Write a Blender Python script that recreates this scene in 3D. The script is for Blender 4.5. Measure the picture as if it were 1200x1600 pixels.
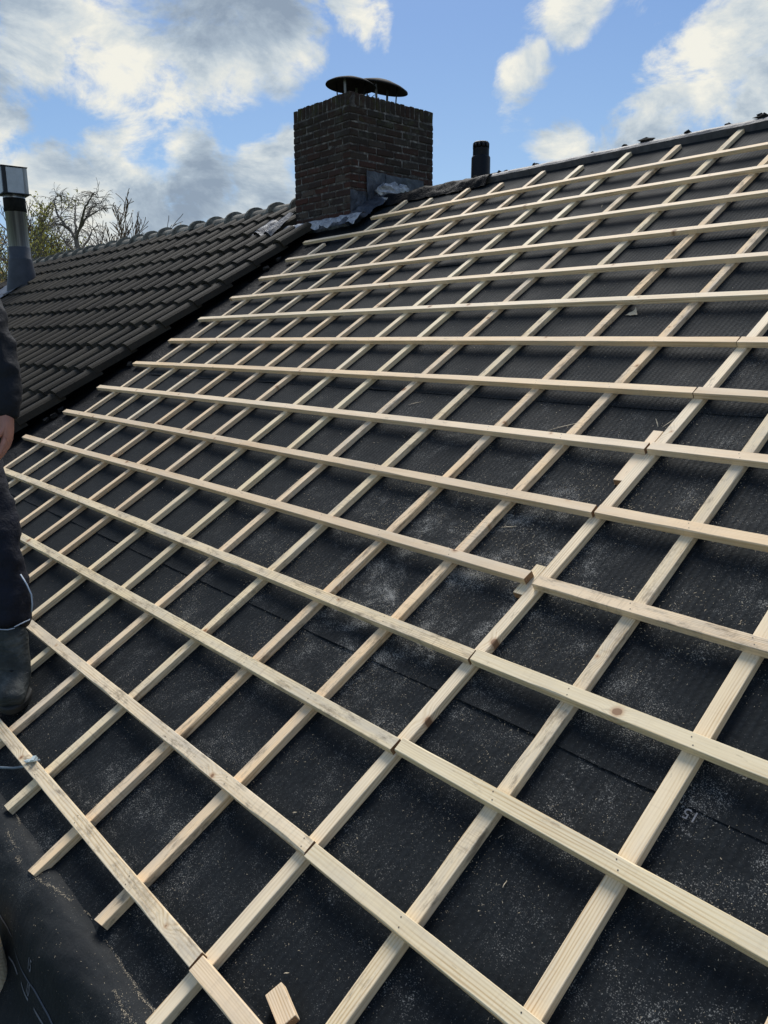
import bpy, math, random
import numpy as np
from mathutils import Vector, Matrix, noise as mnoise
random.seed(7); rng = np.random.default_rng(7)
for o in list(bpy.data.objects): bpy.data.objects.remove(o)
S = bpy.context.scene; COL = S.collection
PITCH = math.radians(30.5); CP, SP = math.cos(PITCH), math.sin(PITCH)

# ---------------------------------------------------------------- camera
# rows: camera right, camera down, camera forward in roof coordinates (u along ridge, v up slope, h off the roof)
RC = [(0.66263, 0.64264, -0.38463), (0.16066, -0.62357, -0.76508), (-0.73152, 0.44516, -0.51644)]
def r2w(p): return Vector((p[0], p[1]*CP - p[2]*SP, p[1]*SP + p[2]*CP))
cam_d = bpy.data.cameras.new('camera'); cam = bpy.data.objects.new('camera', cam_d); COL.objects.link(cam)
right, down, fwd = [r2w(r) for r in RC]
M = Matrix((right, -down, -fwd)).transposed().to_4x4(); M.translation = r2w((1.3161, 0.12375, 1.52006))
cam.matrix_world = M
cam_d.sensor_fit = 'VERTICAL'; cam_d.sensor_height = 24.0; cam_d.lens = 1214.64/1600*24.0
cam_d.clip_start = 0.05; cam_d.clip_end = 2000
S.camera = cam

# ---------------------------------------------------------------- light
SUN_AZ = Vector((-0.74, 0.67, 0)).normalized(); SUN_EL = math.radians(50)
sd = (SUN_AZ*math.cos(SUN_EL) + Vector((0, 0, math.sin(SUN_EL)))).normalized()
sl = bpy.data.lights.new('sun', 'SUN'); sl.energy = 4.4; sl.angle = math.radians(30); sl.color = (1, .965, .905)
so = bpy.data.objects.new('sun', sl); COL.objects.link(so); so.rotation_euler = (-sd).to_track_quat('-Z', 'Y').to_euler()
S.view_settings.view_transform = 'Standard'; S.view_settings.look = 'None'
S.view_settings.exposure = 0.0; S.view_settings.gamma = 1.0

# ---------------------------------------------------------------- node helpers
class NT:
    def __init__(s, tree): s.t = tree; s.n = tree.nodes; s.l = tree.links
    def add(s, kind, **kw):
        n = s.n.new(kind)
        for k, v in kw.items():
            if k == 'inp':
                for i, val in v.items():
                    if hasattr(val, 'is_output') or isinstance(val, bpy.types.NodeSocket): s.l.new(val, n.inputs[i])
                    else: n.inputs[i].default_value = val
            else: setattr(n, k, v)
        return n
    def math(s, op, a, b=None, c=None, clamp=False):
        d = {0: a}
        if b is not None: d[1] = b
        if c is not None: d[2] = c
        return s.add('ShaderNodeMath', operation=op, use_clamp=clamp, inp=d).outputs[0]
    def vm(s, op, a, b=None, out=0):
        d = {0: a}
        if b is not None: d[1] = b
        return s.add('ShaderNodeVectorMath', operation=op, inp=d).outputs[out]
    def noise(s, vec, scale, detail=4, rough=.55, out=0, dist=0.0):
        return s.add('ShaderNodeTexNoise', inp={'Vector': vec, 'Scale': scale, 'Detail': detail, 'Roughness': rough, 'Distortion': dist}).outputs[out]
    def ramp(s, fac, stops, interp='LINEAR'):
        n = s.add('ShaderNodeValToRGB', inp={0: fac}); cr = n.color_ramp; cr.interpolation = interp
        while len(cr.elements) < len(stops): cr.elements.new(.5)
        for e, (p, c) in zip(cr.elements, stops):
            e.position = p; e.color = (*c, 1) if isinstance(c, tuple) else (c, c, c, 1)
        return n.outputs[0]
    def rng(s, val, a, b, c=0., d=1., smooth=False):
        return s.add('ShaderNodeMapRange', interpolation_type='SMOOTHSTEP' if smooth else 'LINEAR', inp={0: val, 1: a, 2: b, 3: c, 4: d}).outputs[0]
    def mix(s, f, a, b, mode='MIX'):
        n = s.add('ShaderNodeMix', data_type='RGBA', blend_type=mode)
        for i, v in ((0, f), (6, a), (7, b)):
            if isinstance(v, bpy.types.NodeSocket): s.l.new(v, n.inputs[i])
            elif i == 0: n.inputs[0].default_value = v
            else: n.inputs[i].default_value = (*v, 1) if len(v) == 3 else v
        return n.outputs[2]
    def scale(s, vec, sc):
        return s.add('ShaderNodeMapping', inp={0: vec, 3: sc}).outputs[0]

def mat(name, build, rough=.8, spec=.3):
    m = bpy.data.materials.new(name); m.use_nodes = True; nt = NT(m.node_tree)
    b = nt.n['Principled BSDF']; b.inputs['Roughness'].default_value = rough
    b.inputs['Specular IOR Level'].default_value = spec
    build(nt, b); return m
def setin(nt, b, name, v):
    if isinstance(v, bpy.types.NodeSocket): nt.l.new(v, b.inputs[name])
    elif name == 'Base Color': b.inputs[name].default_value = (*v, 1)
    else: b.inputs[name].default_value = v
def bump(nt, b, height, strength=.5, dist=.01):
    n = nt.add('ShaderNodeBump', inp={'Height': height, 'Strength': strength, 'Distance': dist}); nt.l.new(n.outputs[0], b.inputs['Normal'])
def simple(name, c, var=.15, scale=8, rough=.8, bs=.2, bd=.004, metal=0.0, spec=.3):
    def f(nt, b):
        co = nt.add('ShaderNodeTexCoord').outputs['Object']
        n = nt.noise(co, scale, 6, .6)
        c1 = tuple(x*(1-var) for x in c); c2 = tuple(min(1, x*(1+var)) for x in c)
        setin(nt, b, 'Base Color', nt.ramp(n, [(.3, c1), (.7, c2)])); setin(nt, b, 'Metallic', metal)
        bump(nt, b, nt.noise(co, scale*5, 4), bs, bd)
    return mat(name, f, rough, spec)

# ---------------------------------------------------------------- world: blue sky with broken cloud
world = bpy.data.worlds.new('World'); S.world = world; world.use_nodes = True
w = NT(world.node_tree); w.n.clear()
tc = w.add('ShaderNodeTexCoord').outputs['Generated']
sky = w.add('ShaderNodeTexSky'); sky.sky_type = 'NISHITA'; sky.sun_disc = False
sky.sun_elevation = SUN_EL; sky.sun_rotation = math.atan2(SUN_AZ.x, SUN_AZ.y); sky.air_density = 1.0; sky.dust_density = .6; sky.ozone_density = 1.6
n1 = w.noise(tc, 2.6, 2, .5, out=1); warp = w.vm('SCALE', w.vm('SUBTRACT', n1, (.5, .5, .5))); warp.node.inputs[3].default_value = .07
dirw = w.vm('ADD', tc, warp)
n1b = w.noise(tc, 9, 3, .6, out=1); warp2 = w.vm('SCALE', w.vm('SUBTRACT', n1b, (.5, .5, .5))); warp2.node.inputs[3].default_value = .05
dirw = w.vm('ADD', dirw, warp2)
# cloud banks: direction, angular radius, weight, greyness
BANKS = [((-0.892, 0.322, 0.318), 0.107, 1), ((-0.867, 0.391, 0.309), 0.116, 1), ((-0.83, 0.461, 0.315), 0.107, 1), ((-0.792, 0.518, 0.324), 0.08, 0.95), ((-0.832, 0.483, 0.275), 0.062, 0.9), ((-0.891, 0.363, 0.272), 0.053, 0.8), ((-0.771, 0.561, 0.302), 0.036, 0.5), ((-0.926, 0.298, 0.231), 0.062, 1), ((-0.929, 0.321, 0.184), 0.08, 1), ((-0.897, 0.407, 0.17), 0.093, 1), ((-0.864, 0.47, 0.183), 0.08, 1), ((-0.825, 0.532, 0.191), 0.067, 1), ((-0.803, 0.554, 0.219), 0.036, 0.9), ((-0.893, 0.394, 0.217), 0.036, 0.65), ((-0.836, 0.528, 0.147), 0.08, 1), ((-0.919, 0.375, 0.121), 0.071, 1), ((-0.722, 0.604, 0.337), 0.037, 0.7), ((-0.731, 0.585, 0.351), 0.036, 0.7), ((-0.717, 0.622, 0.315), 0.02, 0.55), ((-0.605, 0.747, 0.275), 0.046, 0.9), ((-0.625, 0.739, 0.252), 0.028, 0.7), ((-0.585, 0.752, 0.303), 0.023, 0.65), ((-0.552, 0.762, 0.337), 0.053, 0.75), ((-0.499, 0.799, 0.334), 0.049, 0.65), ((-0.41, 0.859, 0.306), 0.08, 1), ((-0.439, 0.856, 0.271), 0.089, 1), ((-0.486, 0.84, 0.241), 0.08, 1), ((-0.521, 0.823, 0.226), 0.053, 0.85), ((-0.568, 0.796, 0.21), 0.053, 0.65), ((-0.402, 0.883, 0.244), 0.089, 1), ((-0.603, 0.771, 0.205), 0.036, 0.5), ((-0.687, 0.705, 0.175), 0.027, 0.55)]
GREYS = [((-0.835, 0.449, 0.319), 0.098, 0.9), ((-0.915, 0.322, 0.242), 0.053, 1), ((-0.898, 0.3, 0.323), 0.089, 0.6), ((-0.867, 0.471, 0.166), 0.053, 0.8), ((-0.921, 0.351, 0.167), 0.053, 0.7), ((-0.9, 0.407, 0.156), 0.044, 0.5), ((-0.416, 0.86, 0.296), 0.053, 0.5), ((-0.407, 0.885, 0.227), 0.053, 0.4)]
LIGHTS = [((-0.552, 0.762, 0.337), 0.053, 0.9), ((-0.499, 0.799, 0.334), 0.053, 0.9), ((-0.628, 0.736, 0.255), 0.031, 0.8), ((-0.925, 0.356, 0.134), 0.071, 0.7), ((-0.893, 0.345, 0.288), 0.053, 0.7), ((-0.805, 0.555, 0.209), 0.036, 0.6), ((-0.875, 0.399, 0.275), 0.049, 0.9), ((-0.821, 0.501, 0.273), 0.04, 0.8), ((-0.824, 0.52, 0.224), 0.049, 1), ((-0.879, 0.432, 0.204), 0.04, 1), ((-0.778, 0.549, 0.305), 0.031, 0.8), ((-0.929, 0.315, 0.193), 0.036, 0.8), ((-0.467, 0.842, 0.269), 0.062, 0.9), ((-0.604, 0.744, 0.287), 0.04, 0.9), ((-0.509, 0.829, 0.231), 0.044, 0.8), ((-0.724, 0.605, 0.332), 0.036, 0.8), ((-0.891, 0.363, 0.272), 0.036, 0.8), ((-0.568, 0.796, 0.21), 0.044, 0.8), ((-0.844, 0.516, 0.146), 0.053, 0.6)]
def banks(L):
    acc = None
    for d, r, wt in L:
        v = w.rng(w.vm('DISTANCE', dirw, tuple(Vector(d).normalized()), out=1), r*1.3, r*.1, 0, wt, True)
        acc = v if acc is None else w.math('MAXIMUM', acc, v)
    return acc
acc = banks(BANKS)
# sky outside the banks (behind the viewer, overhead): generic broken cloud
gen = w.rng(w.noise(tc, 1.9, 3, .5), .42, .62, 0, .95, True)
sep = w.add('ShaderNodeSeparateXYZ', inp={0: tc})
away = w.rng(w.vm('DOT_PRODUCT', tc, (-.70, .66, .27), out=1), .84, .70, 0, 1, True)
acc = w.math('MAXIMUM', acc, w.math('MULTIPLY', gen, away))
fb = w.noise(w.scale(tc, (1, 1, 1.5)), 8.5, 11, .64, dist=.35)
dens = w.math('ADD', acc, w.math('MULTIPLY', w.math('SUBTRACT', fb, .5), 2.8))
cover = w.rng(dens, .34, .84, 0, 1, True)
# shading of the cloud: sunlit cream tops, blue grey undersides
sh = w.noise(w.scale(w.vm('ADD', tc, (.03, -.02, .05)), (1, 1, 1.8)), 6.8, 11, .64, dist=.35)
shade = w.math('ADD', sh, w.math('MULTIPLY', w.math('SUBTRACT', dens, .95), -.07))
shade = w.math('ADD', shade, w.math('MULTIPLY', banks(LIGHTS), .12)); shade = w.math('SUBTRACT', shade, w.math('MULTIPLY', banks(GREYS), .09))
ccol = w.ramp(w.math('ADD', shade, .045), [(.37, (.28, .35, .44)), (.48, (.42, .50, .58)), (.57, (.62, .68, .71)), (.70, (.92, .90, .80))])
skyb = w.vm('SCALE', sky.outputs[0]); skyb.node.inputs[3].default_value = .10
skyc = w.mix(.5, skyb, w.ramp(sep.outputs[2], [(0.0, (.36, .58, .84)), (.16, (.22, .46, .82)), (.34, (.11, .31, .74)), (1.0, (.08, .22, .58))]))
skyf = w.mix(w.math('MULTIPLY', cover, .96), skyc, ccol)
skyf = w.mix(w.rng(sep.outputs[2], -.02, .0, 0, 1), (.10, .10, .09), skyf)
bg = w.add('ShaderNodeBackground', inp={0: skyf, 1: 1.0})
wo = w.add('ShaderNodeOutputWorld', inp={0: bg.outputs[0]})

# ---------------------------------------------------------------- geometry helpers
Rroof = Matrix.Rotation(PITCH, 4, 'X')
def sag(u, v):
    uc = min(max(u, -5.), 1.6); vc = min(max(v, -.3), 5.1)
    return .0213*(vc/2.3-1)**2 - .0047*((uc+1.5)/2)**2
def RP(u, v, h): return r2w((u, v, h + sag(u, v)))
def put(name, verts, faces, mats, parent=None, matidx=None, matrix=None, smooth=False):
    """verts in world space (matrix = where the object's own axes sit)"""
    me = bpy.data.meshes.new(name)
    if matrix is not None:
        inv = matrix.inverted(); verts = [inv @ Vector(q) for q in verts]
    me.from_pydata([tuple(q) for q in verts], [], faces)
    for m_ in (mats if isinstance(mats, (list, tuple)) else [mats]): me.materials.append(m_)
    if matidx is not None: me.polygons.foreach_set('material_index', matidx)
    if smooth: me.polygons.foreach_set('use_smooth', [True]*len(me.polygons))
    me.update()
    o = bpy.data.objects.new(name, me); COL.objects.link(o)
    if parent is not None:
        o.parent = parent; o.matrix_parent_inverse = parent.matrix_basis.inverted()
    if matrix is not None: o.matrix_basis = matrix
    return o
def empty(name, loc, label, cat, group=None):
    o = bpy.data.objects.new(name, None); COL.objects.link(o); o.location = loc; o.empty_display_size = .1
    tag(o, label, cat, group); return o
def tag(o, label=None, cat=None, group=None, kind=None):
    if label: o['label'] = label
    if cat: o['category'] = cat
    if group: o['group'] = group
    if kind: o['kind'] = kind
    return o
class MB:
    def __init__(s): s.v = []; s.f = []; s.m = []
    def mesh(s, vs, fs, mi=0):
        k = len(s.v); s.v += [Vector(q) for q in vs]; s.f += [tuple(i+k for i in f) for f in fs]; s.m += [mi]*len(fs)
    def box(s, c, d, rot=None, mi=0, bev=0.0, jit=0.0):
        x, y, z = [q/2 for q in d]; R = rot or Matrix.Identity(3); vs = []
        if bev <= 0:
            P = [(-x,-y,-z),(x,-y,-z),(x,y,-z),(-x,y,-z),(-x,-y,z),(x,-y,z),(x,y,z),(-x,y,z)]
            F = [(0,3,2,1),(4,5,6,7),(0,1,5,4),(1,2,6,5),(2,3,7,6),(3,0,4,7)]
        else:
            P = []; b = bev
            for sz in (-1, 1):
                for (ix, iy) in ((-1,-1),(1,-1),(1,1),(-1,1)):
                    P += [(ix*(x-b), iy*(y-b), sz*z), (ix*x, iy*(y-b), sz*(z-b)), (ix*(x-b), iy*y, sz*(z-b))]
            def I(sz, c_, k): return (0 if sz < 0 else 12) + c_*3 + k
            F = [tuple(I(-1,c_,0) for c_ in (3,2,1,0)), tuple(I(1,c_,0) for c_ in (0,1,2,3)),
                 (I(-1,0,2),I(-1,1,2),I(1,1,2),I(1,0,2)), (I(-1,1,1),I(-1,2,1),I(1,2,1),I(1,1,1)),
                 (I(-1,2,2),I(-1,3,2),I(1,3,2),I(1,2,2)), (I(-1,3,1),I(-1,0,1),I(1,0,1),I(1,3,1))]
            for sz in (-1, 1):
                fl = (lambda t: t) if sz > 0 else (lambda t: t[::-1])
                F += [fl((I(sz,0,0),I(sz,0,2),I(sz,1,2),I(sz,1,0))), fl((I(sz,1,0),I(sz,1,1),I(sz,2,1),I(sz,2,0))),
                      fl((I(sz,2,0),I(sz,2,2),I(sz,3,2),I(sz,3,0))), fl((I(sz,3,0),I(sz,3,1),I(sz,0,1),I(sz,0,0)))]
                F += [fl((I(sz,0,0),I(sz,0,1),I(sz,0,2))), fl((I(sz,1,0),I(sz,1,2),I(sz,1,1))),
                      fl((I(sz,2,0),I(sz,2,1),I(sz,2,2))), fl((I(sz,3,0),I(sz,3,2),I(sz,3,1)))]
            F += [(I(-1,0,1),I(1,0,1),I(1,0,2),I(-1,0,2)), (I(-1,1,2),I(1,1,2),I(1,1,1),I(-1,1,1)),
                  (I(-1,2,1),I(1,2,1),I(1,2,2),I(-1,2,2)), (I(-1,3,2),I(1,3,2),I(1,3,1),I(-1,3,1))]
        for p in P:
            q = R @ Vector(p) + Vector(c)
            if jit: q += Vector([random.uniform(-jit, jit) for _ in range(3)])
            vs.append(q)
        s.mesh(vs, F, mi)
    def tube(s, pts, rad, n=8, mi=0, cap=True):
        pts = [Vector(p) for p in pts]; rad = rad if isinstance(rad, (list, tuple)) else [rad]*len(pts)
        vs = []; fs = []; prev = None
        for i, p in enumerate(pts):
            d = (pts[min(i+1, len(pts)-1)] - pts[max(i-1, 0)])
            d = d.normalized() if d.length > 1e-9 else Vector((0, 0, 1))
            if prev is None: a = d.orthogonal().normalized()
            else: a = (prev - d*prev.dot(d)); a = a.normalized() if a.length > 1e-6 else d.orthogonal().normalized()
            prev = a; b = d.cross(a)
            for k in range(n):
                t = 2*math.pi*k/n; vs.append(p + (a*math.cos(t) + b*math.sin(t))*rad[i])
        for i in range(len(pts)-1):
            for k in range(n): fs.append((i*n+k, i*n+(k+1) % n, (i+1)*n+(k+1) % n, (i+1)*n+k))
        if cap: fs.append(tuple(range(n))[::-1]); fs.append(tuple((len(pts)-1)*n+k for k in range(n)))
        s.mesh(vs, fs, mi)
    def lathe(s, prof, c=(0,0,0), n=32, rot=None, mi=0):
        R = rot or Matrix.Identity(3); vs = []; fs = []
        for r, z in prof:
            for k in range(n):
                t = 2*math.pi*k/n; vs.append(R @ Vector((r*math.cos(t), r*math.sin(t), z)) + Vector(c))
        for i in range(len(prof)-1):
            for k in range(n): fs.append((i*n+k, i*n+(k+1) % n, (i+1)*n+(k+1) % n, (i+1)*n+k))
        s.mesh(vs, fs, mi)
    def grid(s, fn, nu, nv, mi=0, flip=False):
        vs = [fn(i/(nu-1), j/(nv-1)) for j in range(nv) for i in range(nu)]
        fs = [(j*nu+i, j*nu+i+1, (j+1)*nu+i+1, (j+1)*nu+i) for j in range(nv-1) for i in range(nu-1)]
        if flip: fs = [f[::-1] for f in fs]
        s.mesh(vs, fs, mi)
    def build(s, name, mats, parent=None, smooth=False, matrix=None):
        return put(name, s.v, s.f, mats, parent, s.m, matrix, smooth)
def ns(x, y=0., z=0.): return mnoise.noise(Vector((x, y, z)))

# ---------------------------------------------------------------- materials
def wood_build(dirty):
    def f(nt, b):
        oi = nt.add('ShaderNodeObjectInfo').outputs['Random']
        co = nt.add('ShaderNodeTexCoord').outputs['Object']
        off = nt.vm('SCALE', nt.add('ShaderNodeCombineXYZ', inp={0: oi, 1: nt.math('MULTIPLY', nt.math('FRACT', nt.math('MULTIPLY', oi, 7.31)), .3), 2: nt.math('FRACT', nt.math('MULTIPLY', oi, 13.7))}).outputs[0])
        off.node.inputs[3].default_value = 17.0
        p = nt.vm('ADD', co, off)
        # knots: one candidate per stretch of batten, each at its own place across the face
        sx0 = nt.add('ShaderNodeSeparateXYZ', inp={0: co}); xo = nt.math('ADD', sx0.outputs[0], nt.math('MULTIPLY', oi, 53.0))
        vor = nt.add('ShaderNodeTexVoronoi', voronoi_dimensions='1D', inp={'W': nt.math('MULTIPLY', xo, 3.1), 'Scale': 1.0, 'Randomness': 1.0})
        dx = nt.math('DIVIDE', vor.outputs['Distance'], 3.1)
        sepc = nt.add('ShaderNodeSeparateColor', inp={0: vor.outputs['Color']})
        dy = nt.math('SUBTRACT', sx0.outputs[1], nt.math('MULTIPLY', nt.math('SUBTRACT', sepc.outputs[1], .5), .034))
        kd = nt.math('SQRT', nt.math('ADD', nt.math('MULTIPLY', dx, nt.math('MULTIPLY', dx, .7)), nt.math('MULTIPLY', dy, dy)))
        kd = nt.math('ADD', kd, nt.math('MULTIPLY', nt.math('SUBTRACT', nt.noise(p, 90, 3), .5), .005))
        big = nt.math('GREATER_THAN', sepc.outputs[0], .66)
        ksz = nt.math('ADD', .0015, nt.math('MULTIPLY', nt.math('POWER', sepc.outputs[2], 2.0), .0085))
        near = nt.math('MULTIPLY', nt.rng(kd, .045, .0, 0, 1, True), big)
        # growth rings
        warpn = nt.noise(nt.scale(p, (1.3, 14, 14)), 1.0, 3, .5)
        sx = nt.add('ShaderNodeSeparateXYZ', inp={0: co})
        rad = nt.math('ADD', nt.math('MULTIPLY', sx.outputs[1], nt.math('ADD', 650.0, nt.math('MULTIPLY', oi, 900.0))), nt.math('MULTIPLY', sx.outputs[2], 500.0))
        ph = nt.math('ADD', rad, nt.math('ADD', nt.math('MULTIPLY', warpn, 30.0), nt.math('MULTIPLY', near, 14.0)))
        ring = nt.math('ADD', nt.math('MULTIPLY', nt.math('SINE', ph), .5), .5)
        ring = nt.math('POWER', ring, 1.6); ring = nt.math('MULTIPLY', ring, nt.rng(nt.noise(nt.scale(p, (1.7, 25, 25)), 1.0, 2), .35, .65, .15, .85))
        fine = nt.noise(nt.scale(p, (9, 420, 420)), 1.0, 3, .6)
        tone = nt.noise(nt.scale(p, (2.6, 22, 22)), 1.0, 5, .65)
        g = nt.math('ADD', nt.math('MULTIPLY', ring, .42), nt.math('ADD', nt.math('MULTIPLY', fine, .30), nt.math('MULTIPLY', tone, .42)))
        light, mid, dark = (.88, .72, .515), (.76, .585, .375), (.50, .31, .155)
        c = nt.ramp(g, [(.32, light), (.56, mid), (.84, dark)])
        tint = nt.ramp(oi, [(0, (1.0, 1.0, .98)), (.2, (.90, .93, .85)), (.4, (1.0, .97, .92)), (.6, (1.0, .91, .79)), (.75, (1.0, .98, .95)), (.88, (.95, .88, .79)), (1, (.85, .82, .78))])
        c = nt.mix(1.0, c, tint, 'MULTIPLY')
        # grey weathering / sawmill bloom in patches
        gm = nt.rng(nt.noise(nt.scale(p, (2.6, 14, 14)), 1.0, 6, .72), .44, .66, 0, .75 if dirty else .38)
        c = nt.mix(gm, c, (.54, .475, .375))
        # stains
        st = nt.rng(nt.noise(nt.scale(p, (9, 30, 30)), 1.0, 8, .75), .515 if dirty else .60, .66 if dirty else .70, 0, .75 if dirty else .6)
        c = nt.mix(st, c, (.17, .13, .09))
        # saw marks across the grain on rough stock
        saw = nt.math('MULTIPLY', nt.rng(nt.noise(nt.scale(p, (150, 12, 2)), 1.0, 2, .5), .52, .70, 0, 1), nt.rng(nt.noise(p, 5, 2), .45, .6, 0, .35 if dirty else .12))
        c = nt.mix(saw, c, (.33, .24, .15))
        # knots
        halo = nt.math('MULTIPLY', nt.rng(nt.math('SUBTRACT', kd, ksz), .010, .0, 0, .55, True), big)
        c = nt.mix(halo, c, (.45, .25, .12))
        core = nt.math('MULTIPLY', nt.rng(nt.math('SUBTRACT', kd, ksz), .0015, -.0015, 0, .8, True), big)
        c = nt.mix(core, c, (.20, .095, .045))
        setin(nt, b, 'Base Color', c)
        hh = nt.math('SUBTRACT', nt.math('MULTIPLY', fine, .6), nt.math('ADD', nt.math('MULTIPLY', ring, .25), nt.math('MULTIPLY', saw, .8)))
        bump(nt, b, hh, .35, .0012)
    return f
M_wood = mat('pine_wood', wood_build(False), .68, .25)
M_woodd = mat('stained_pine_wood', wood_build(True), .8, .15)
def endg(nt, b):
    co = nt.add('ShaderNodeTexCoord').outputs['Object']
    d = nt.vm('LENGTH', nt.scale(co, (0, 1, 1)), out=1)
    r = nt.math('SINE', nt.math('MULTIPLY', nt.math('ADD', d, nt.math('MULTIPLY', nt.noise(co, 60, 2), .01)), 1600))
    setin(nt, b, 'Base Color', nt.ramp(r, [(0, (.20, .115, .06)), (1, (.42, .28, .16))]))
M_end = mat('pine_end_grain', endg, .9, .1)
M_nail = simple('nail_steel', (.07, .06, .055), rough=.5, metal=.6)

def membrane_build(dust):
    def f(nt, b):
        co = nt.add('ShaderNodeTexCoord').outputs['Object']
        sx = nt.add('ShaderNodeSeparateXYZ', inp={0: co})
        wob = nt.noise(co, 3, 2); 
        px = nt.math('ADD', sx.outputs[0], nt.math('MULTIPLY', wob, .02)); py = nt.math('ADD', sx.outputs[1], nt.math('MULTIPLY', nt.noise(co, 11, 2), .016))
        a = nt.math('SINE', nt.math('MULTIPLY', px, 2*math.pi/.021)); c_ = nt.math('SINE', nt.math('MULTIPLY', py, 2*math.pi/.019))
        irr = nt.math('MULTIPLY', nt.rng(nt.noise(co, 16, 3, .6), .35, .65, .35, 1), nt.rng(sx.outputs[1], .5, 2.0, .42, 1))
        emb = nt.math('MULTIPLY', nt.math('ADD', nt.math('MULTIPLY', nt.math('MULTIPLY', a, c_), .28), nt.math('MULTIPLY', a, .5)), irr)
        mid = nt.noise(co, 34, 4, .65); lo = nt.noise(co, 2.2, 4, .6)
        base = nt.ramp(nt.math('ADD', nt.math('MULTIPLY', lo, .5), nt.math('MULTIPLY', mid, .5)), ([(.32, (.0044, .0062, .0076)), (.68, (.0108, .0142, .0168))] if dust > .5 else [(.32, (.0058, .0072, .0082)), (.68, (.0140, .0170, .0186))]))  # less dusty eaves copy: base lightened to paint in the roll's highlight
        base = nt.mix(nt.rng(emb, .0, .5, 0, .6), base, (.0205, .0255, .0295) if dust > .5 else (.011, .0128, .0142))
        # felt fibres
        fib = nt.noise(nt.scale(co, (130, 400, 100)), 1.0, 3, .7)
        base = nt.mix(nt.rng(fib, .56, .72, 0, .35), base, (.036, .037, .039))
        # saw dust trodden into the felt, with its own clumpy shape
        cl = nt.noise(co, 3.2, 7, .72, dist=.9); cl2 = nt.noise(nt.vm('ADD', co, (3.1, 7.7, 0)), 11, 5, .65)
        sm = nt.noise(nt.scale(nt.vm('ADD', co, (9.1, 2.2, 0)), (6, 18, 1)), 1.0, 5, .65, dist=1.2)
        zu = nt.math('MULTIPLY', nt.rng(sx.outputs[0], -2.9, -.9, 0, 1, True), nt.rng(sx.outputs[1], 3.6, 1.6, .35, 1, True))
        zone = nt.math('MAXIMUM', nt.rng(nt.vm('DISTANCE', nt.scale(co, (1, 1.1, 0)), (-.35, 1.35, 0), out=1), 1.15, .25, 0, 1, True), nt.math('MULTIPLY', zu, .55))
        zone = nt.math('ADD', zone, .20)
        dm = nt.math('MULTIPLY', nt.math('MULTIPLY', nt.rng(cl, .30, .68, .08, .9, True), nt.rng(cl2, .30, .70, .25, .95, True)), zone)
        dm = nt.math('ADD', dm, nt.math('MULTIPLY', nt.rng(sm, .60, .78, 0, .55), zone))
        sp = nt.noise(co, 330, 3, .7); sp2 = nt.noise(nt.vm('ADD', co, (5, 5, 5)), 190, 3, .75)
        th = nt.math('SUBTRACT', .685, nt.math('MULTIPLY', dm, .26))
        spk = nt.math('MULTIPLY', nt.math('SUBTRACT', sp, th), 16.0, clamp=True)
        th2 = nt.math('SUBTRACT', .73, nt.math('MULTIPLY', dm, .19))
        spk2 = nt.math('MULTIPLY', nt.math('SUBTRACT', sp2, th2), 16.0, clamp=True)
        base = nt.mix(nt.math('MULTIPLY', dm, .03 * dust), base, (.30, .30, .30))
        k = nt.math('MULTIPLY', nt.math('MAXIMUM', spk, spk2), .60 * dust)
        base = nt.mix(k, base, (.40, .39, .355))
        setin(nt, b, 'Base Color', base)
        setin(nt, b, 'Roughness', nt.rng(lo, .3, .7, .75, .92))
        bump(nt, b, nt.math('ADD', nt.math('MULTIPLY', emb, .62 if dust > .5 else .25), nt.math('ADD', nt.math('MULTIPLY', mid, .9), nt.math('MULTIPLY', fib, .25))), .75, .0035)
    return f
M_mem = mat('black_roofing_felt', membrane_build(1.0), .75, .12)
M_memclean_lit = mat('black_roofing_felt_clean_lit', membrane_build(.35), .75, .3)
def foil(nt, b):
    co = nt.add('ShaderNodeTexCoord').outputs['Object']
    n = nt.noise(co, 7, 6, .65)
    setin(nt, b, 'Base Color', nt.ramp(n, [(.35, (.002, .0022, .0027)), (.75, (.008, .0085, .010))]))
    bump(nt, b, nt.noise(co, 22, 5, .6, dist=.8), .8, .02)
M_foil = mat('wrinkled_black_foil', foil, .7, .12)
M_print = simple('white_print', (.15, .155, .17), .25, 60, .8)
M_greyline = simple('grey_print_line', (.075, .085, .11), .2, 40, .7)

def tile_build(nt, b):
    geo = nt.add('ShaderNodeTexCoord').outputs['Object']
    n = nt.noise(geo, 3.0, 6, .65); fine = nt.noise(geo, 90, 4, .7); sp = nt.noise(geo, 28, 5, .7)
    c = nt.ramp(n, [(.30, (.0135, .0112, .0078)), (.55, (.0215, .0178, .0122)), (.75, (.0310, .0260, .0180))])
    att = nt.add('ShaderNodeAttribute', attribute_name='tone').outputs['Fac']
    c = nt.mix(att, c, (.048, .040, .027))
    c = nt.mix(nt.rng(sp, .56, .70, 0, .6), c, (.040, .037, .026))
    c = nt.mix(nt.rng(nt.noise(geo, 75, 3, .6), .70, .74, 0, .55), c, (.20, .20, .17))
    setin(nt, b, 'Base Color', c)
    bump(nt, b, nt.math('ADD', fine, nt.math('MULTIPLY', sp, .7)), .45, .004)
M_tile = mat('weathered_concrete_tile', tile_build, .72, .14)
def ridget(nt, b):
    geo = nt.add('ShaderNodeTexCoord').outputs['Object']
    n = nt.noise(geo, 14, 7, .7)
    c = nt.ramp(n, [(.30, (.035, .032, .026)), (.46, (.12, .112, .092)), (.60, (.20, .19, .155)), (.76, (.34, .32, .27))])
    setin(nt, b, 'Base Color', c); bump(nt, b, nt.noise(geo, 60, 5, .7), .6, .006)
M_ridge = mat('lichened_ridge_tile', ridget, .85, .25)
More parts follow.
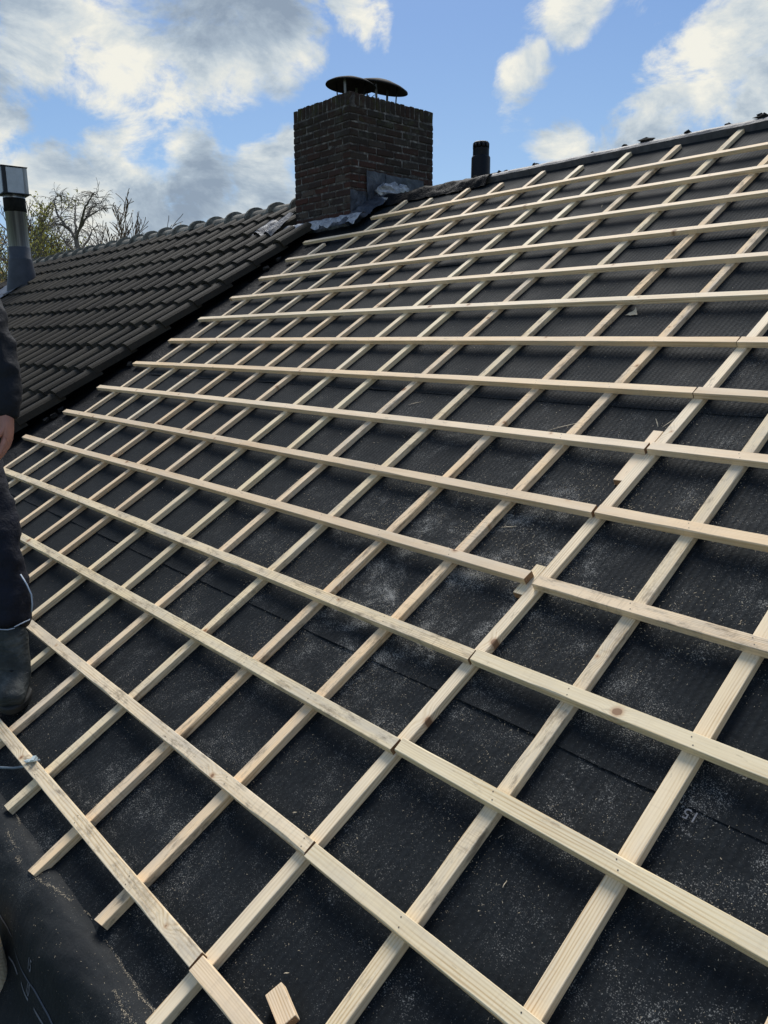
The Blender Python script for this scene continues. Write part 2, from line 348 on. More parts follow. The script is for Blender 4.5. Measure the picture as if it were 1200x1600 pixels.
def brick_build(nt, b):
    co = nt.add('ShaderNodeTexCoord').outputs['Object']
    att = nt.add('ShaderNodeAttribute', attribute_name='tone').outputs['Fac']
    c = nt.ramp(att, [(0, (.050, .029, .023)), (.3, (.075, .034, .026)), (.6, (.058, .033, .026)), (.85, (.036, .028, .025)), (1, (.095, .072, .058))])
    c = nt.mix(nt.rng(nt.noise(co, 30, 6, .7), .4, .75, 0, .5), c, (.035, .025, .022))
    z = nt.add('ShaderNodeSeparateXYZ', inp={0: co}).outputs[2]
    soot = nt.math('MULTIPLY', nt.rng(z, .10, .80, 0, 1, True), nt.rng(nt.noise(co, 5, 5, .65), .25, .6, .45, 1))
    c = nt.mix(nt.math('MULTIPLY', soot, .72), c, (.028, .025, .020))
    moss = nt.math('MULTIPLY', nt.rng(z, .6, 1.05, 0, 1), nt.rng(nt.noise(co, 9, 6, .7), .50, .64, 0, .8))
    c = nt.mix(moss, c, (.060, .066, .022))
    lich = nt.rng(nt.noise(nt.vm('ADD', co, (4, 1, 2)), 6, 7, .75), .54, .68, 0, .42)
    c = nt.mix(lich, c, (.14, .145, .12))
    setin(nt, b, 'Base Color', c); bump(nt, b, nt.noise(co, 85, 6, .7), .7, .006)
M_brick = mat('old_sooty_brick', brick_build, .92, .15)
def mortar_build(nt, b):
    co = nt.add('ShaderNodeTexCoord').outputs['Object']
    c = nt.ramp(nt.noise(co, 16, 7, .7), [(.40, (.045, .039, .035)), (.55, (.12, .11, .10)), (.68, (.30, .285, .26))])
    setin(nt, b, 'Base Color', c); bump(nt, b, nt.noise(co, 60, 5, .7), .8, .006)
M_mortar = mat('weathered_mortar', mortar_build, .95, .1)
def lead_build(nt, b):
    co = nt.add('ShaderNodeTexCoord').outputs['Object']
    n = nt.noise(co, 9, 7, .68, dist=.6)
    c = nt.ramp(n, [(.30, (.026, .030, .038)), (.52, (.050, .057, .070)), (.68, (.105, .112, .125)), (.82, (.34, .34, .33))])
    setin(nt, b, 'Base Color', c); setin(nt, b, 'Metallic', .35)
    bump(nt, b, nt.noise(co, 26, 5, .65, dist=.8), .5, .01)
M_lead = mat('weathered_lead', lead_build, .5, .5)
def leadw_build(nt, b):
    co = nt.add('ShaderNodeTexCoord').outputs['Object']
    n = nt.noise(co, 15, 7, .7, dist=.9)
    c = nt.ramp(n, [(.30, (.10, .11, .13)), (.48, (.27, .28, .30)), (.66, (.52, .53, .54)), (.8, (.70, .68, .63))])
    setin(nt, b, 'Base Color', c); setin(nt, b, 'Metallic', .2)
    bump(nt, b, nt.noise(co, 40, 5, .65, dist=.8), .5, .008)
M_leadw = mat('oxidised_white_lead', leadw_build, .55, .5)
M_cowl = simple('tarnished_cowl_metal', (.014, .013, .011), .5, 14, .85, metal=.0, spec=.15)
M_leadd = simple('dark_sheet_lead', (.050, .056, .068), .25, 6, .6, bs=.2)
def steel_build(nt, b):
    co = nt.add('ShaderNodeTexCoord').outputs['Object']
    n = nt.noise(nt.scale(co, (14, 14, .6)), 1.0, 4, .6)  # upright pale streaks in the colour stand in for highlights on the steel
    setin(nt, b, 'Base Color', nt.ramp(n, [(.3, (.13, .13, .135)), (.5, (.26, .26, .26)), (.65, (.50, .50, .48))])); setin(nt, b, 'Metallic', .55)
M_steel = mat('dull_stainless_steel', steel_build, .42, .5)
M_cappanel = simple('pale_cowl_panel', (.46, .48, .50), .12, 9, .5, metal=.3)
M_darkmetal = simple('dark_metal', (.022, .024, .028), .3, 12, .45, metal=.3)
M_black = simple('black_plastic', (.0035, .004, .006), .3, 25, .5, spec=.22)
M_strip = simple('grey_ridge_strip', (.085, .088, .098), .35, 22, .6, bs=.4)
M_debris = simple('mortar_crumb', (.020, .019, .018), .5, 30, .95, bs=.8, bd=.02)
M_rust = simple('dead_leaf_brown', (.16, .07, .025), .5, 60, .9)
M_shav = simple('wood_shaving', (.55, .46, .32), .35, 300, .8)
M_white = simple('white_plastic', (.55, .62, .60), .1, 30, .4)
M_cord = simple('blue_grey_cord', (.16, .20, .23), .15, 50, .5)
M_bark = simple('tree_bark', (.15, .13, .105), .35, 9, .9)
M_twig = simple('reddish_twig', (.17, .125, .095), .3, 9, .9)
def leafm(name, c):
    m = simple(name, c, .5, 1.5, .7); nt = NT(m.node_tree); b = nt.n['Principled BSDF']; o_ = nt.n['Material Output']
    tr_ = nt.add('ShaderNodeBsdfTranslucent', inp={0: (*[min(1, x*1.6) for x in c], 1)}); mx = nt.add('ShaderNodeMixShader', inp={0: .5, 1: b.outputs[0], 2: tr_.outputs[0]}); nt.l.new(mx.outputs[0], o_.inputs[0]); return m
M_leafg = leafm('olive_leaf', (.17, .17, .05)); M_leafb = leafm('autumn_leaf', (.28, .20, .08))
M_grass = simple('lawn', (.05, .075, .025), .3, 2, .95)
M_wall = simple('house_brick_wall', (.22, .12, .09), .25, 14, .9)

# ---------------------------------------------------------------- the setting: ground, house body, roof sheets
g = MB(); g.grid(lambda a, b_: ((a-.5)*600, (b_-.5)*600, -2.8 + .0*a), 3, 3); tag(g.build('ground', M_grass), kind='structure')
RIDGE_Y, RIDGE_Z = 4.39, 2.586
hb = MB(); hb.box((-6.0, 4.39, -1.45), (15.4, 8.4, 2.7)); house = empty('brick_house', (-6., 4.39, -2.8), 'brick house body carrying the stripped roof and the tiled roof', 'house')
hb.build('wall', M_wall, house)
# gable infill under the roof
for x in (1.65, -13.6):
    gb = MB()
    pr = [Vector((x, .20, -.12)), Vector((x, 8.58, -.12)), Vector((x, RIDGE_Y, RIDGE_Z-.12))]
    q = [p + Vector((-.1, 0, 0)) for p in pr]
    gb.mesh(pr+q, [(0, 1, 2), (5, 4, 3), (0, 3, 4, 1), (1, 4, 5, 2), (2, 5, 3, 0)])
    gb.build('gable', M_wall, house)
# the hidden back slope
bk = MB()
bk.grid(lambda a, b_: (-13.7 + a*15.5, RIDGE_Y + b_*4.5, RIDGE_Z - b_*4.5*math.tan(PITCH) - .01), 40, 12)
bk.build('back_roof_slope', M_tile, house)

CU = dict(zip(range(-12, 4), [-4.2913, -3.9086, -3.5564, -3.157, -2.7889, -2.4409, -2.0742, -1.7224, -1.4025, -1.0382, -.6928, -.3504, 0, .3006, .6183, .9603]))
CB = dict(zip(range(-12, 4), [-.0082, .0038, .0107, .0008, -.0006, -.0042, -.0091, -.015, -.0004, .0015, .0113, .0134, .016, -.0159, -.0092, -.0002]))
CU[4] = 1.31; CB[4] = 0.0; CU[5] = 1.66-.06; CB[5] = 0.0
TV = [0, .3265, .6405, .9711, 1.2932, 1.6171, 1.9453, 2.2775, 2.6107, 2.9526, 3.2867, 3.6221, 3.9486, 4.2764, 4.6]
TB = [.003, .0022, .0055, .0006, -.0021, -.0042, -.003, -.0049, -.0057, -.0016, -.0008, .0023, .0032, .0009, .0044]
BW, BT = .0382, .0233
def cu(c, v): return CU[c] + CB[c]*(v-1.5)
cks = sorted(CU)
def sheet_h(u, v):
    """felt lies under the counter battens and sags a little between them"""
    for a, b_ in zip(cks, cks[1:]):
        ua, ub = cu(a, v), cu(b_, v)
        if ua <= u <= ub:
            t = (u-ua)/(ub-ua); k = math.sin(math.pi*t)**.8
            q = 1 if v < 1.5 else max(.25, 1-(v-1.5)*.5); return -.0015 - k*q*(.003 + .0035*(ns(u*2.1, v*2.7)+.5) + .002*ns(u*9, v*11))
    return -.0015 - .01*min(1, abs(u+4.29)*4)*(.6+ns(u*5, v*3))
laps = [-.13, .855, 2.205, 3.56]; tops = [.98, 2.33, 3.68, 5.09]
lbl = ['lowest black roofing felt sheet by the eaves under the first three tile battens', 'second black roofing felt sheet up, dusty with sawdust at its middle',
       'third black roofing felt sheet up, its lower edge under the seventh tile batten', 'topmost black roofing felt sheet reaching the ridge strip']
sheets = []
for i in range(4):
    v0, v1 = laps[i], tops[i]; nu, nv = 300, int((v1-v0)/.026)
    def fn(a, b_, v0=v0, v1=v1, i=i):
        u = -5.25 + a*7.0; v = v0 + (v1-v0)*b_
        if b_ == 0 and i > 0: v += .004*ns(u*3, i)+.0015*ns(u*21, i)
        lift = 0
        if i > 0:
            d = v-v0
            near_c = min(abs(u-cu(c, v)) for c in cks)
            lift = .0012 + max(0, 1-d/.16)*(.0015 + (.0055*max(0, ns(u*3.3, i*5.)+.35) if near_c > .03 else 0))
        if v > 4.7 and u < -3.9: lift -= 0.0
        return RP(u, v, sheet_h(u, v) + lift)
    m_ = MB(); m_.grid(fn, nu, nv)
    if i > 0: # cut edge of the sheet
        m_.grid(lambda a, b_, fn=fn: fn(a, 0) - Vector((0, 0, .0016*(1-b_))), nu, 2)
    o = m_.build('roofing_felt', M_mem, smooth=True, matrix=Rroof.copy())
    tag(o, lbl[i], 'roofing felt', 'black felt sheets lapped up the slope'); sheets.append(o)

# ---------------------------------------------------------------- battens
def batten(name, axis, pos, s0, s1, base_h, label, group, wmul=1., hmul=1., seed=0, dirty=False, nails=(), step=.05, cutend=0.0, fuzz=True):
    """axis 'u': runs along the ridge (pos = v(u)); axis 'v': runs up the slope (pos = u(v))"""
    n = max(2, int((s1-s0)/step)+1); W_, H_ = BW*wmul, BT*hmul
    vs, fs, mi = [], [], []
    bow = random.Random(seed); b1 = bow.uniform(-.0026, .0026); k1 = bow.uniform(.6, 1.6); p1 = bow.uniform(0, 6)
    for i in range(n):
        s = s0 + (s1-s0)*i/(n-1)
        wob = b1*math.sin(k1*s+p1) + .0004*ns(s*3, seed*3.7)
        ch = [.0012 + max(0, ns(s*5.5, seed*1.3+q*9.1)-.22)*(.008 if dirty else .005) for q in range(4)]
        a, h = W_/2, H_
        prof = [(-a, ch[0]*.5), (-a, h-ch[1]), (-a+ch[1]*1.2, h), (a-ch[2]*1.2, h), (a, h-ch[2]), (a, ch[3]*.5), (a-.001, 0), (-a+.001, 0)]
        for (q, hh) in prof:
            q += wob + .00025*ns(s*30, q*50, seed); hh2 = hh + .0003*ns(s*25, q*90, seed+3)*(hh > 0)
            ss = s
            if i in (0, n-1): ss += cutend*q*(1 if i else -1)
            if axis == 'u': vs.append(RP(ss, pos(s)+q, base_h + hh2))
            else: vs.append(RP(pos(s)-q, ss, base_h + hh2))
    for i in range(n-1):
        for k in range(8):
            fs.append((i*8+k, (i+1)*8+k, (i+1)*8+(k+1) % 8, i*8+(k+1) % 8)); mi.append(0)
    fs.append(tuple(range(8))); mi.append(1); fs.append(tuple(((n-1)*8+k) for k in range(8))[::-1]); mi.append(1)
    # nail heads, sunk flush into the top face
    for (s, q) in nails:
        k = len(vs); r = .0017
        for t in range(7):
            ds, dq = r*math.cos(t*2*math.pi/7), r*math.sin(t*2*math.pi/7)
            if axis == 'u': vs.append(RP(s+ds, pos(s)+q+dq, base_h + H_ + .0006))
            else: vs.append(RP(pos(s)+q+dq, s+ds, base_h + H_ + .0006))
        fs.append(tuple(range(k, k+7))); mi.append(2)
    sm = (s0+s1)/2
    mt = Rroof.copy()
    if axis == 'v': mt = mt @ Matrix.Rotation(math.pi/2, 4, 'Z')
    mt.translation = RP(sm, pos(sm), base_h) if axis == 'u' else RP(pos(sm), sm, base_h)
    o = put(name, vs, fs, [M_woodd if dirty else M_wood, M_end, M_nail], None, mi, mt)
    tag(o, label, 'batten', group)
    return o
# counter battens up the slope
CT = {-12: 4.226, -11: 4.906, -10: 4.831, -9: 4.892, -8: 4.863, -7: 4.939, -6: 4.899, -5: 4.97, -4: 4.926, -3: 4.984, -2: 4.93, -1: 4.95, 0: 4.94, 1: 4.96, 2: 4.95, 3: 4.93, 4: 4.95, 5: 4.95}
CBm = {-1: -.105, -2: -.165, -3: -.125}
CL = {-12: 'leftmost counter batten, beside the tiled verge, stopping short of the chimney lead',
 -11: 'second counter batten from the tiled roof, its top end just below the chimney lead',
 -10: 'third counter batten from the tiled roof, running up right of the chimney',
 -9: 'fourth counter batten from the tiled roof, topping out below the black vent pipe',
 -8: 'fifth counter batten from the tiled roof, just right of the vent pipe',
 -7: 'sixth counter batten from the tiled roof', -6: 'seventh counter batten from the tiled roof',
 -5: 'eighth counter batten from the tiled roof', -4: 'counter batten passing right beside the toe of the worker\'s boot',
 -3: 'counter batten with its cut lower end just below the plastic tie',
 -2: 'counter batten with the middle of three cut ends showing at the eaves fold',
 -1: 'counter batten left of the jointed one, brown stained lower end on the eaves fold',
 0: 'counter batten on which all the tile battens are butt jointed', 1: 'counter batten right of the jointed one, with a round knot and a dark bark flaw',
 2: 'broad clean counter batten second right of the joints, footprint smudges on it', 3: 'counter batten just entering the lower right corner of the photo',
 4: 'counter batten fourth right of the joints', 5: 'rightmost counter batten along the roof edge'}
for c in cks:
    v0 = CBm.get(c, -.12 if c < -3 else -.14)
    batten('counter_batten', 'v', lambda s, c=c: cu(c, s), v0, CT[c], 0, CL[c], 'counter battens running up the slope', seed=c+40, dirty=c in (-1, -3, -4, 1, -2), hmul=1.0, cutend=.15 if c in (-1, -2) else 0.02, step=.04,
           wmul=1.06 if c in (2,) else 1.0)
def tv(i, u): return TV[i] + TB[i]*(u+1.5)
TLend = [-2.25, -4.3, -4.55, -4.58, -4.618, -4.567, -4.598, -4.583, -4.546, -4.565, -4.533, -4.519, -4.515, -4.645, -4.021]
TJ = {0: (-.030, -.024), 1: (.006, .012), 2: (.000, .008), 3: (.000, .004), 4: (-.034, .000), 5: (-.006, .004), 6: (-.007, .001), 7: (-.004, 0), 8: (0.000, .004)}
ordn = ['lowest', 'second', 'third', 'fourth', 'fifth', 'sixth', 'seventh', 'eighth', 'ninth', 'tenth', 'eleventh', 'twelfth', 'thirteenth', 'fourteenth', 'topmost']
LL = {0: 'lowest tile batten, stained and rough, starting under the worker\'s boot',
 1: 'blotchy tile batten second up from the eaves, starting behind the boot',
 2: 'mould speckled tile batten third up from the eaves, left of its joint',
 3: 'tile batten fourth up from the eaves, left of its joint, with a chipped lower edge',
 4: 'tile batten fifth up, right end on the short packer',
 5: 'tile batten sixth up from the eaves, left of a dark ragged joint', 6: 'tile batten seventh up, its left piece ending over the long wooden packer',
 7: 'tile batten eighth up from the eaves, left of its joint', 8: 'tile batten ninth up from the eaves, seen almost level, left of its joint'}
LR = {0: 'lowest tile batten right of its joint, leaving at the bottom edge of the photo', 1: 'greenish clean tile batten second up, right of its joint, fine straight grain',
 2: 'clean ribbed tile batten third up, right of its joint', 3: 'tile batten fourth up from the eaves, right of its joint',
 4: 'rough dull tile batten fifth up, starting right of the packer', 5: 'pale tile batten sixth up from the eaves, right of the ragged joint',
 6: 'tile batten seventh up, right piece starting by the long packer', 7: 'tile batten eighth up from the eaves, right of its joint', 8: 'tile batten ninth up from the eaves, right of its joint'}
for i in range(15):
    g_ = 'tile battens laid across the slope'
    def nl(a, b_):
        out = []
        for c in cks:
            for v_ in (TV[i],):
                u = cu(c, v_)
                if a+.02 < u < b_-.02 and c >= -6:
                    out += [(u-.006+random.uniform(-.003, .003), .009), (u+.005+random.uniform(-.003, .003), -.009)]
        return out
    if i in TJ:
        a, b_ = TJ[i]
        batten('tile_batten', 'u', lambda s, i=i: tv(i, s), TLend[i], a-.0006, BT, LL[i], g_, seed=i+100, dirty=i in (0, 1, 2, 3), nails=nl(TLend[i], a), step=.04, cutend=random.uniform(-.08, .08))
        dv = {4: -.0005, 0: -.004, 1: -.003, 2: .004, 3: .001}.get(i, .0015)
        batten('tile_batten', 'u', lambda s, i=i, dv=dv: tv(i, s)+dv + (-.0100 if i == 4 else 0), b_, 1.62, BT, LR[i], g_, seed=i+200, dirty=i in (4,), nails=nl(b_, 1.62), step=.04, wmul=1.04, cutend=random.uniform(-.08, .08))
    else:
        extra = {9: ', first row above the last joint in view', 12: ', starting at the dark gap below the chimney', 13: ', its left end under the wavy chimney lead', 14: ', starting at the crumpled lead beside the chimney'}.get(i, ', unbroken across the slope')
        batten('tile_batten', 'u', lambda s, i=i: tv(i, s), TLend[i], 1.62, BT, ordn[i]+' tile batten up from the eaves'+extra, g_, seed=i+100, nails=nl(TLend[i], 1.62), step=.05)
# packers and the loose offcut
def block(name, uc, vc, du, dv_, h0, hh, rot, label, grp=None, cat='offcut'):
    m_ = MB(); m_.box((0, 0, hh/2), (du, dv_, hh), None, 0, .0012, .0004)
    m_.m = [0]*len(m_.f); 
    for k_ in (3, 5): m_.m[k_] = 1
    mt = Rroof @ Matrix.Rotation(rot, 4, 'Z'); mt.translation = RP(uc, vc, h0)
    verts = [mt @ q for q in m_.v]
    o = put(name, verts, m_.f, [M_wood, M_end], None, m_.m, mt); tag(o, label, cat, grp); return o
block('wood_packer', -.0405, 1.293, .125, .036, .0003, BT-.0006, math.pi/2, 'short wooden packer under the overhanging tile batten end at the joint', 'packers beside the jointed counter batten', 'packer')
block('wood_packer', -.0300, 1.918, .275, .036, .0003, BT-.0006, math.pi/2+.012, 'long wooden packer with splinters lying beside the jointed counter batten', 'packers beside the jointed counter batten', 'packer')
block('wood_offcut', .197, .067, .080, .040, .0005, .0225, math.radians(-16), 'loose striped pine offcut lying on the felt at the bottom edge')

# ---------------------------------------------------------------- ridge strip, crumbs, foil
def strip_fn(a, b_):
    u = -3.05 + a*4.75; k = [(4.985, -.012), (4.990, .040), (5.012, .047), (5.035, .047), (5.075, .030), (5.13, .0)][int(round(b_*5))]
    return RP(u, k[0] + .004*ns(u*4, b_*2), k[1] + (.003*ns(u*7, b_*3) + .002*ns(u*22, b_*3))*(b_ > .1))
m_ = MB(); m_.grid(strip_fn, 180, 6); tag(m_.build('ridge_strip', M_strip, smooth=False), 'dark grey ruffled strip capping the ridge above the topmost battens', 'ridge strip')
m_ = MB(); m_.grid(lambda a, b_: RP(-4.36 + a*1.36, 4.90 + b_*.26 + .02*ns(a*9, 3), .012 + .045*math.sin(math.pi*min(1, b_*1.1))*(.8+.8*ns(a*6, b_*2)) + .012*ns(a*22, b_*6)), 70, 12)
tag(m_.build('ridge_foil', M_foil, smooth=True), 'crumpled black foil over the ridge between the chimney and the grey strip', 'foil')
cr = [(-2.95, .025), (-2.88, .02), (-2.6, .022), (-2.1, .018), (-1.85, .022), (-1.68, .038), (-1.40, .028), (-1.14, .020), (-.93, .034), (-3.2, .03)]
for k, (u, s) in enumerate(cr):
    m_ = MB(); N = 9
    pts = []
    for j in range(6):
        for q in range(N):
            t = 2*math.pi*q/N; r = s*(.9+.7*ns(q*1.7, j*1.3, k*3.1))*math.sin(math.pi*(j+.5)/6)
            pts.append(Vector((math.cos(t)*r*(.9+.35*(k % 3)), math.sin(t)*r*.7, (j/5)*s*(.75+.6*ns(k*2.2, q*.9, 1)))))
    c0 = RP(u, 5.05, .035); vs = [c0 + p for p in pts]
    fs = [(j*N+q, j*N+(q+1) % N, (j+1)*N+(q+1) % N, (j+1)*N+q) for j in range(5) for q in range(N)] + [tuple(5*N+q for q in range(N))]
    m_.mesh(vs, fs); tag(m_.build('mortar_lump', M_debris), 'dark crumb of old mortar left on top of the ridge strip', 'rubble', 'old mortar crumbs along the ridge')
# foil gutter between the last batten and the tiled verge
def foil_fn(a, b_):
    v = -.1 + b_*4.55; u = -5.35 + a*1.02
    prof = [.012, .010, -.004, -.012, -.012, -.008, .0, .006, .004, .003][min(9, int(a*9.99))]
    return RP(u, v, prof + .014*ns(u*6, v*2.5)*(1 if a < .85 else .2) + .009*abs(ns(u*15, v*9))*(1 if a < .85 else .2) + .002)
m_ = MB(); m_.grid(foil_fn, 34, 190); tag(m_.build('gutter_foil', M_foil, smooth=True), 'wrinkled black foil in the gap between the tiled verge and the battens', 'foil')
for k in range(7): # loose crumbs of mortar / dead leaves in the gap
    u, v = -4.74 + .08*ns(k*3.3), [1.52, 1.58, 1.66, 3.85, 4.02, 2.3, .95][k]
    m_ = MB(); m_.box((0, 0, .012), (.05, .035, .02), None, 0, .004, .007)
    mt = Rroof @ Matrix.Rotation(k*1.3, 4, 'Z'); mt.translation = RP(u, v, .012)
    o = m_.build('mortar_piece', M_debris); o.matrix_world = mt
    tag(o, 'small crumb of mortar and dead leaves in the gap beside the verge tiles', 'rubble', 'crumbs in the gap beside the tiled verge')

# ---------------------------------------------------------------- neighbouring tiled roof
roof2 = empty('tiled_roof', RP(-9, 2.5, .1), 'old dark brown concrete tiled roof left of the battens', 'roof')
PW, PL = .252, .348; NCOL, V00 = 36, 2.045-PL*7
tvs, tfs, tone = [], [], []
prof = []
for k in range(13):
    s = k/12.0
    if s < .36: h = -.004*math.sin(math.pi*s/.36)
    else: h = .050*math.sin(math.pi*(s-.36)/.64)**.62
    prof.append((s, h))
UE = -4.765
for r_ in range(16):
    vb = V00 + r_*PL; vt = min(vb + PL + .05, 5.13)
    if vb > 5.05: continue
    for c in range(NCOL):
        if UE-(c+1)*PW > -5.45 and vb > 4.15 and UE-(c)*PW < -4.5 and vb > 4.3 - .0: continue  # cut away round the chimney
        j = [random.uniform(-.007, .007) for _ in range(4)]
        tn = random.random()**2*.8
        base = len(tvs)
        ue = UE - c*PW
        lift0, lift1 = .105, .078
        for row in range(3):
            for (s, h) in prof:
                u = ue - (1-s)*PW - .002 + (.004 if s == 1 else 0) + j[0]
                if row == 0: v, hh = vb + j[1], lift0 + h - .022
                elif row == 1: v, hh = vb + j[1] + .002, lift0 + h
                else: v, hh = vt, lift1 + h
                if s == 1: hh -= .018
                tvs.append(RP(u, v, hh + j[2]*.6 + .06*0))
        n = len(prof)
        for row in range(2):
            for k in range(n-1):
                tfs.append((base+row*n+k, base+row*n+k+1, base+(row+1)*n+k+1, base+(row+1)*n+k)); tone.append(tn)
tl = put('tile_field', tvs, tfs, M_tile, roof2, None, None, False)
at = tl.data.attributes.new('tone', 'FLOAT', 'FACE'); at.data.foreach_set('value', tone)
m_ = MB(); m_.grid(lambda a, b_: RP(-13.85 + a*8.95, -.2+b_*5.3, .035), 30, 20); m_.build('underlay', M_foil, roof2)
x = -5.27; k = 0
while x > -13.9:
    m_ = MB(); n = 15; L = .44
    stations = [(0, .132), (.012, .146), (.050, .146), (.058, .108), (.25, .104), (.47, .102)]
    vs = []
    jz = random.uniform(-.006, .006); jy = random.uniform(-.006, .006)
    for (dx, r) in stations:
        for q in range(n):
            t = math.pi*(-.12 + 1.24*q/(n-1)); vs.append(Vector((x - .46 + dx, RIDGE_Y + jy + .02 + r*1.12*math.cos(t), 2.665 + jz + r*.98*math.sin(t) + .004*ns(x, q))))
    fs = [(i*n+q, (i+1)*n+q, (i+1)*n+q+1, i*n+q+1) for i in range(len(stations)-1) for q in range(n-1)]
    m_.mesh(vs, fs); m_.build('ridge_tile', M_ridge, roof2, smooth=False); x -= .435; k += 1

# ---------------------------------------------------------------- chimney
CX0, CX1, CY0, CY1, CZ1 = -5.24, -4.395, 4.0, 5.03, 3.465
chim = empty('brick_chimney', ((CX0+CX1)/2, (CY0+CY1)/2, 2.1), 'old dark brick chimney astride the ridge, wrapped in lead at its foot', 'chimney')
core = MB(); core.box(((CX0+CX1)/2, (CY0+CY1)/2, 2.72), (CX1-CX0-.009, CY1-CY0-.009, 1.46)); core.build('mortar_core', M_mortar, chim, matrix=Matrix.Translation((-4.8, 4.5, 2.45)))
bm_ = MB(); btone = []
def brk(c, d):
    n0 = len(bm_.f); rot = Matrix.Rotation(random.uniform(-.012, .012), 3, 'Z') @ Matrix.Rotation(random.uniform(-.012, .012), 3, 'Y')
    bm_.box(c, d, rot, 0, .006, .0036); btone.extend([random.random()]*(len(bm_.f)-n0))
RH = .0615; z = CZ1 - .115; row = 0; dpt = .08
while z > 2.02:
    zc = z - RH/2; hgt = RH - .011
    for side in range(4):
        a0, a1 = (CX0, CX1) if side in (0, 2) else (CY0, CY1)
        L = .2115; st = a0 + (0 if (row+side) % 2 else -.104) ; x = st
        while x < a1 - .01:
            b0, b1 = max(x, a0), min(x + L - .010, a1)
            if a1 - (x+L) < .03: b1 = a1
            if b1 - b0 > .03:
                jd = random.uniform(-.002, .0035)
                if side == 0: brk(((b0+b1)/2, CY0+dpt/2-jd, zc), (b1-b0, dpt, hgt))
                elif side == 2: brk(((b0+b1)/2, CY1-dpt/2+jd, zc), (b1-b0, dpt, hgt))
                elif side == 1: brk((CX1-dpt/2+jd, (b0+b1)/2, zc), (dpt, b1-b0, hgt))
                else: brk((CX0+dpt/2-jd, (b0+b1)/2, zc), (dpt, b1-b0, hgt))
            x += L
    z -= RH; row += 1
# soldier course on top
for side in range(4):
    a0, a1 = (CX0, CX1) if side in (0, 2) else (CY0, CY1); n = int((a1-a0)/.0605); st = (a1-a0)/n
    for q in range(n):
        m0 = a0 + st*(q+.5); hh = .104 + random.uniform(-.004, .003); zc = CZ1 - .108 + hh/2
        if side in (1, 3) and (q == 0 or q == n-1): continue
        if side == 0: brk((m0, CY0+.05, zc), (st-.009, .1, hh))
        elif side == 2: brk((m0, CY1-.05, zc), (st-.009, .1, hh))
        elif side == 1: brk((CX1-.05, m0, zc), (.1, st-.009, hh))
        else: brk((CX0+.05, m0, zc), (.1, st-.009, hh))
cm = Matrix.Translation((-4.8, 4.5, 2.45))
bo = bm_.build('brickwork', M_brick, chim, matrix=cm)
at = bo.data.attributes.new('tone', 'FLOAT', 'FACE'); at.data.foreach_set('value', btone)
m_ = MB(); m_.grid(lambda a, b_: (CX0+.08+a*(CX1-CX0-.16), CY0+.08+b_*(CY1-CY0-.16), CZ1-.03+.03*math.sin(math.pi*a)*math.sin(math.pi*b_)+.012*ns(a*9, b_*9)), 16, 16)
m_.build('mortar_top', M_mortar, chim)
# lead sheets on the right face, standing proud of the bricks
def sheet(name, y0, y1, zb, zt, x, m, seed, bul=.012):
    def fn(a, b_):
        y = y0 + (y1-y0)*a; lo = zb(y) if callable(zb) else zb
        return Vector((x + bul*.6*ns(a*3, b_*3, seed) + .004*ns(a*11, b_*9, seed) + (.02*(1-b_)**3), y + .006*ns(b_*4, seed), lo + (zt + .008*ns(a*4, seed) - lo)*b_))
    q = MB(); q.grid(fn, 22, 20); q.grid(lambda a, b_: fn(a, 1) - Vector((.003*b_, 0, 0)), 22, 2); return q.build(name, m, chim, smooth=True)
rz = lambda y: y*math.tan(PITCH) + .03
sheet('lead_flashing', 3.985, 4.24, rz, 2.655, CX1+.012, M_lead, 1)
sheet('lead_flashing', 4.175, 4.42, lambda y: rz(y)-.01, 2.835, CX1+.019, M_lead, 2)
sheet('lead_flashing', 4.40, 4.88, lambda y: min(rz(y), 2.60), 2.825, CX1+.024, M_lead, 3)
def front_fn(a, b_):
    x = CX0-.02 + a*(CX1-CX0+.03); return Vector((x, CY0-.014 - .016*(1-b_) + .004*ns(a*9, b_*5), 2.33 + .115*b_ + .01*ns(a*5, 2)))
m_ = MB(); m_.grid(front_fn, 40, 8); m_.build('lead_flashing', M_leadw, chim, smooth=True)
# apron on the roof: front strip and the strip running up the right side, both crumpled
def apron_fn(a, b_):
    u = -5.32 + a*1.20; v_in, h_in = 4.63, .078
    wv = .020*math.sin(u*17) + .028*ns(u*6, 1.5) ; v_out = 4.475 + wv - .10*max(0, (a-.72))/.28*0
    e = b_**1.3
    return RP(u, v_in + (v_out-v_in)*e, h_in + .032*ns(u*8, b_*2)*b_ + .016*ns(u*21, b_*5)*b_ + (.030 if u < -4.98 else .030)*math.sin(math.pi*b_*.9) - .012*b_ + .012*math.sin(u*31)*b_)
m_ = MB(); m_.grid(apron_fn, 90, 14, flip=True); m_.build('lead_apron', M_leadw, chim, smooth=True)
def side_fn(a, b_):
    v = 4.46 + a*.58; u_in = CX1+.01; wd = .235 - .05*a + .028*math.sin(v*26) + .03*ns(v*7, 3)
    if a < .12: wd *= .9
    return RP(u_in + wd*b_, v + .04*b_*ns(v*5, 2), .085 - .045*b_ + .020*ns(v*10, b_*3) + .012*ns(v*26, b_*6) + .02*math.sin(math.pi*b_))
m_ = MB(); m_.grid(side_fn, 60, 16); m_.build('lead_apron', M_lead, chim, smooth=True)
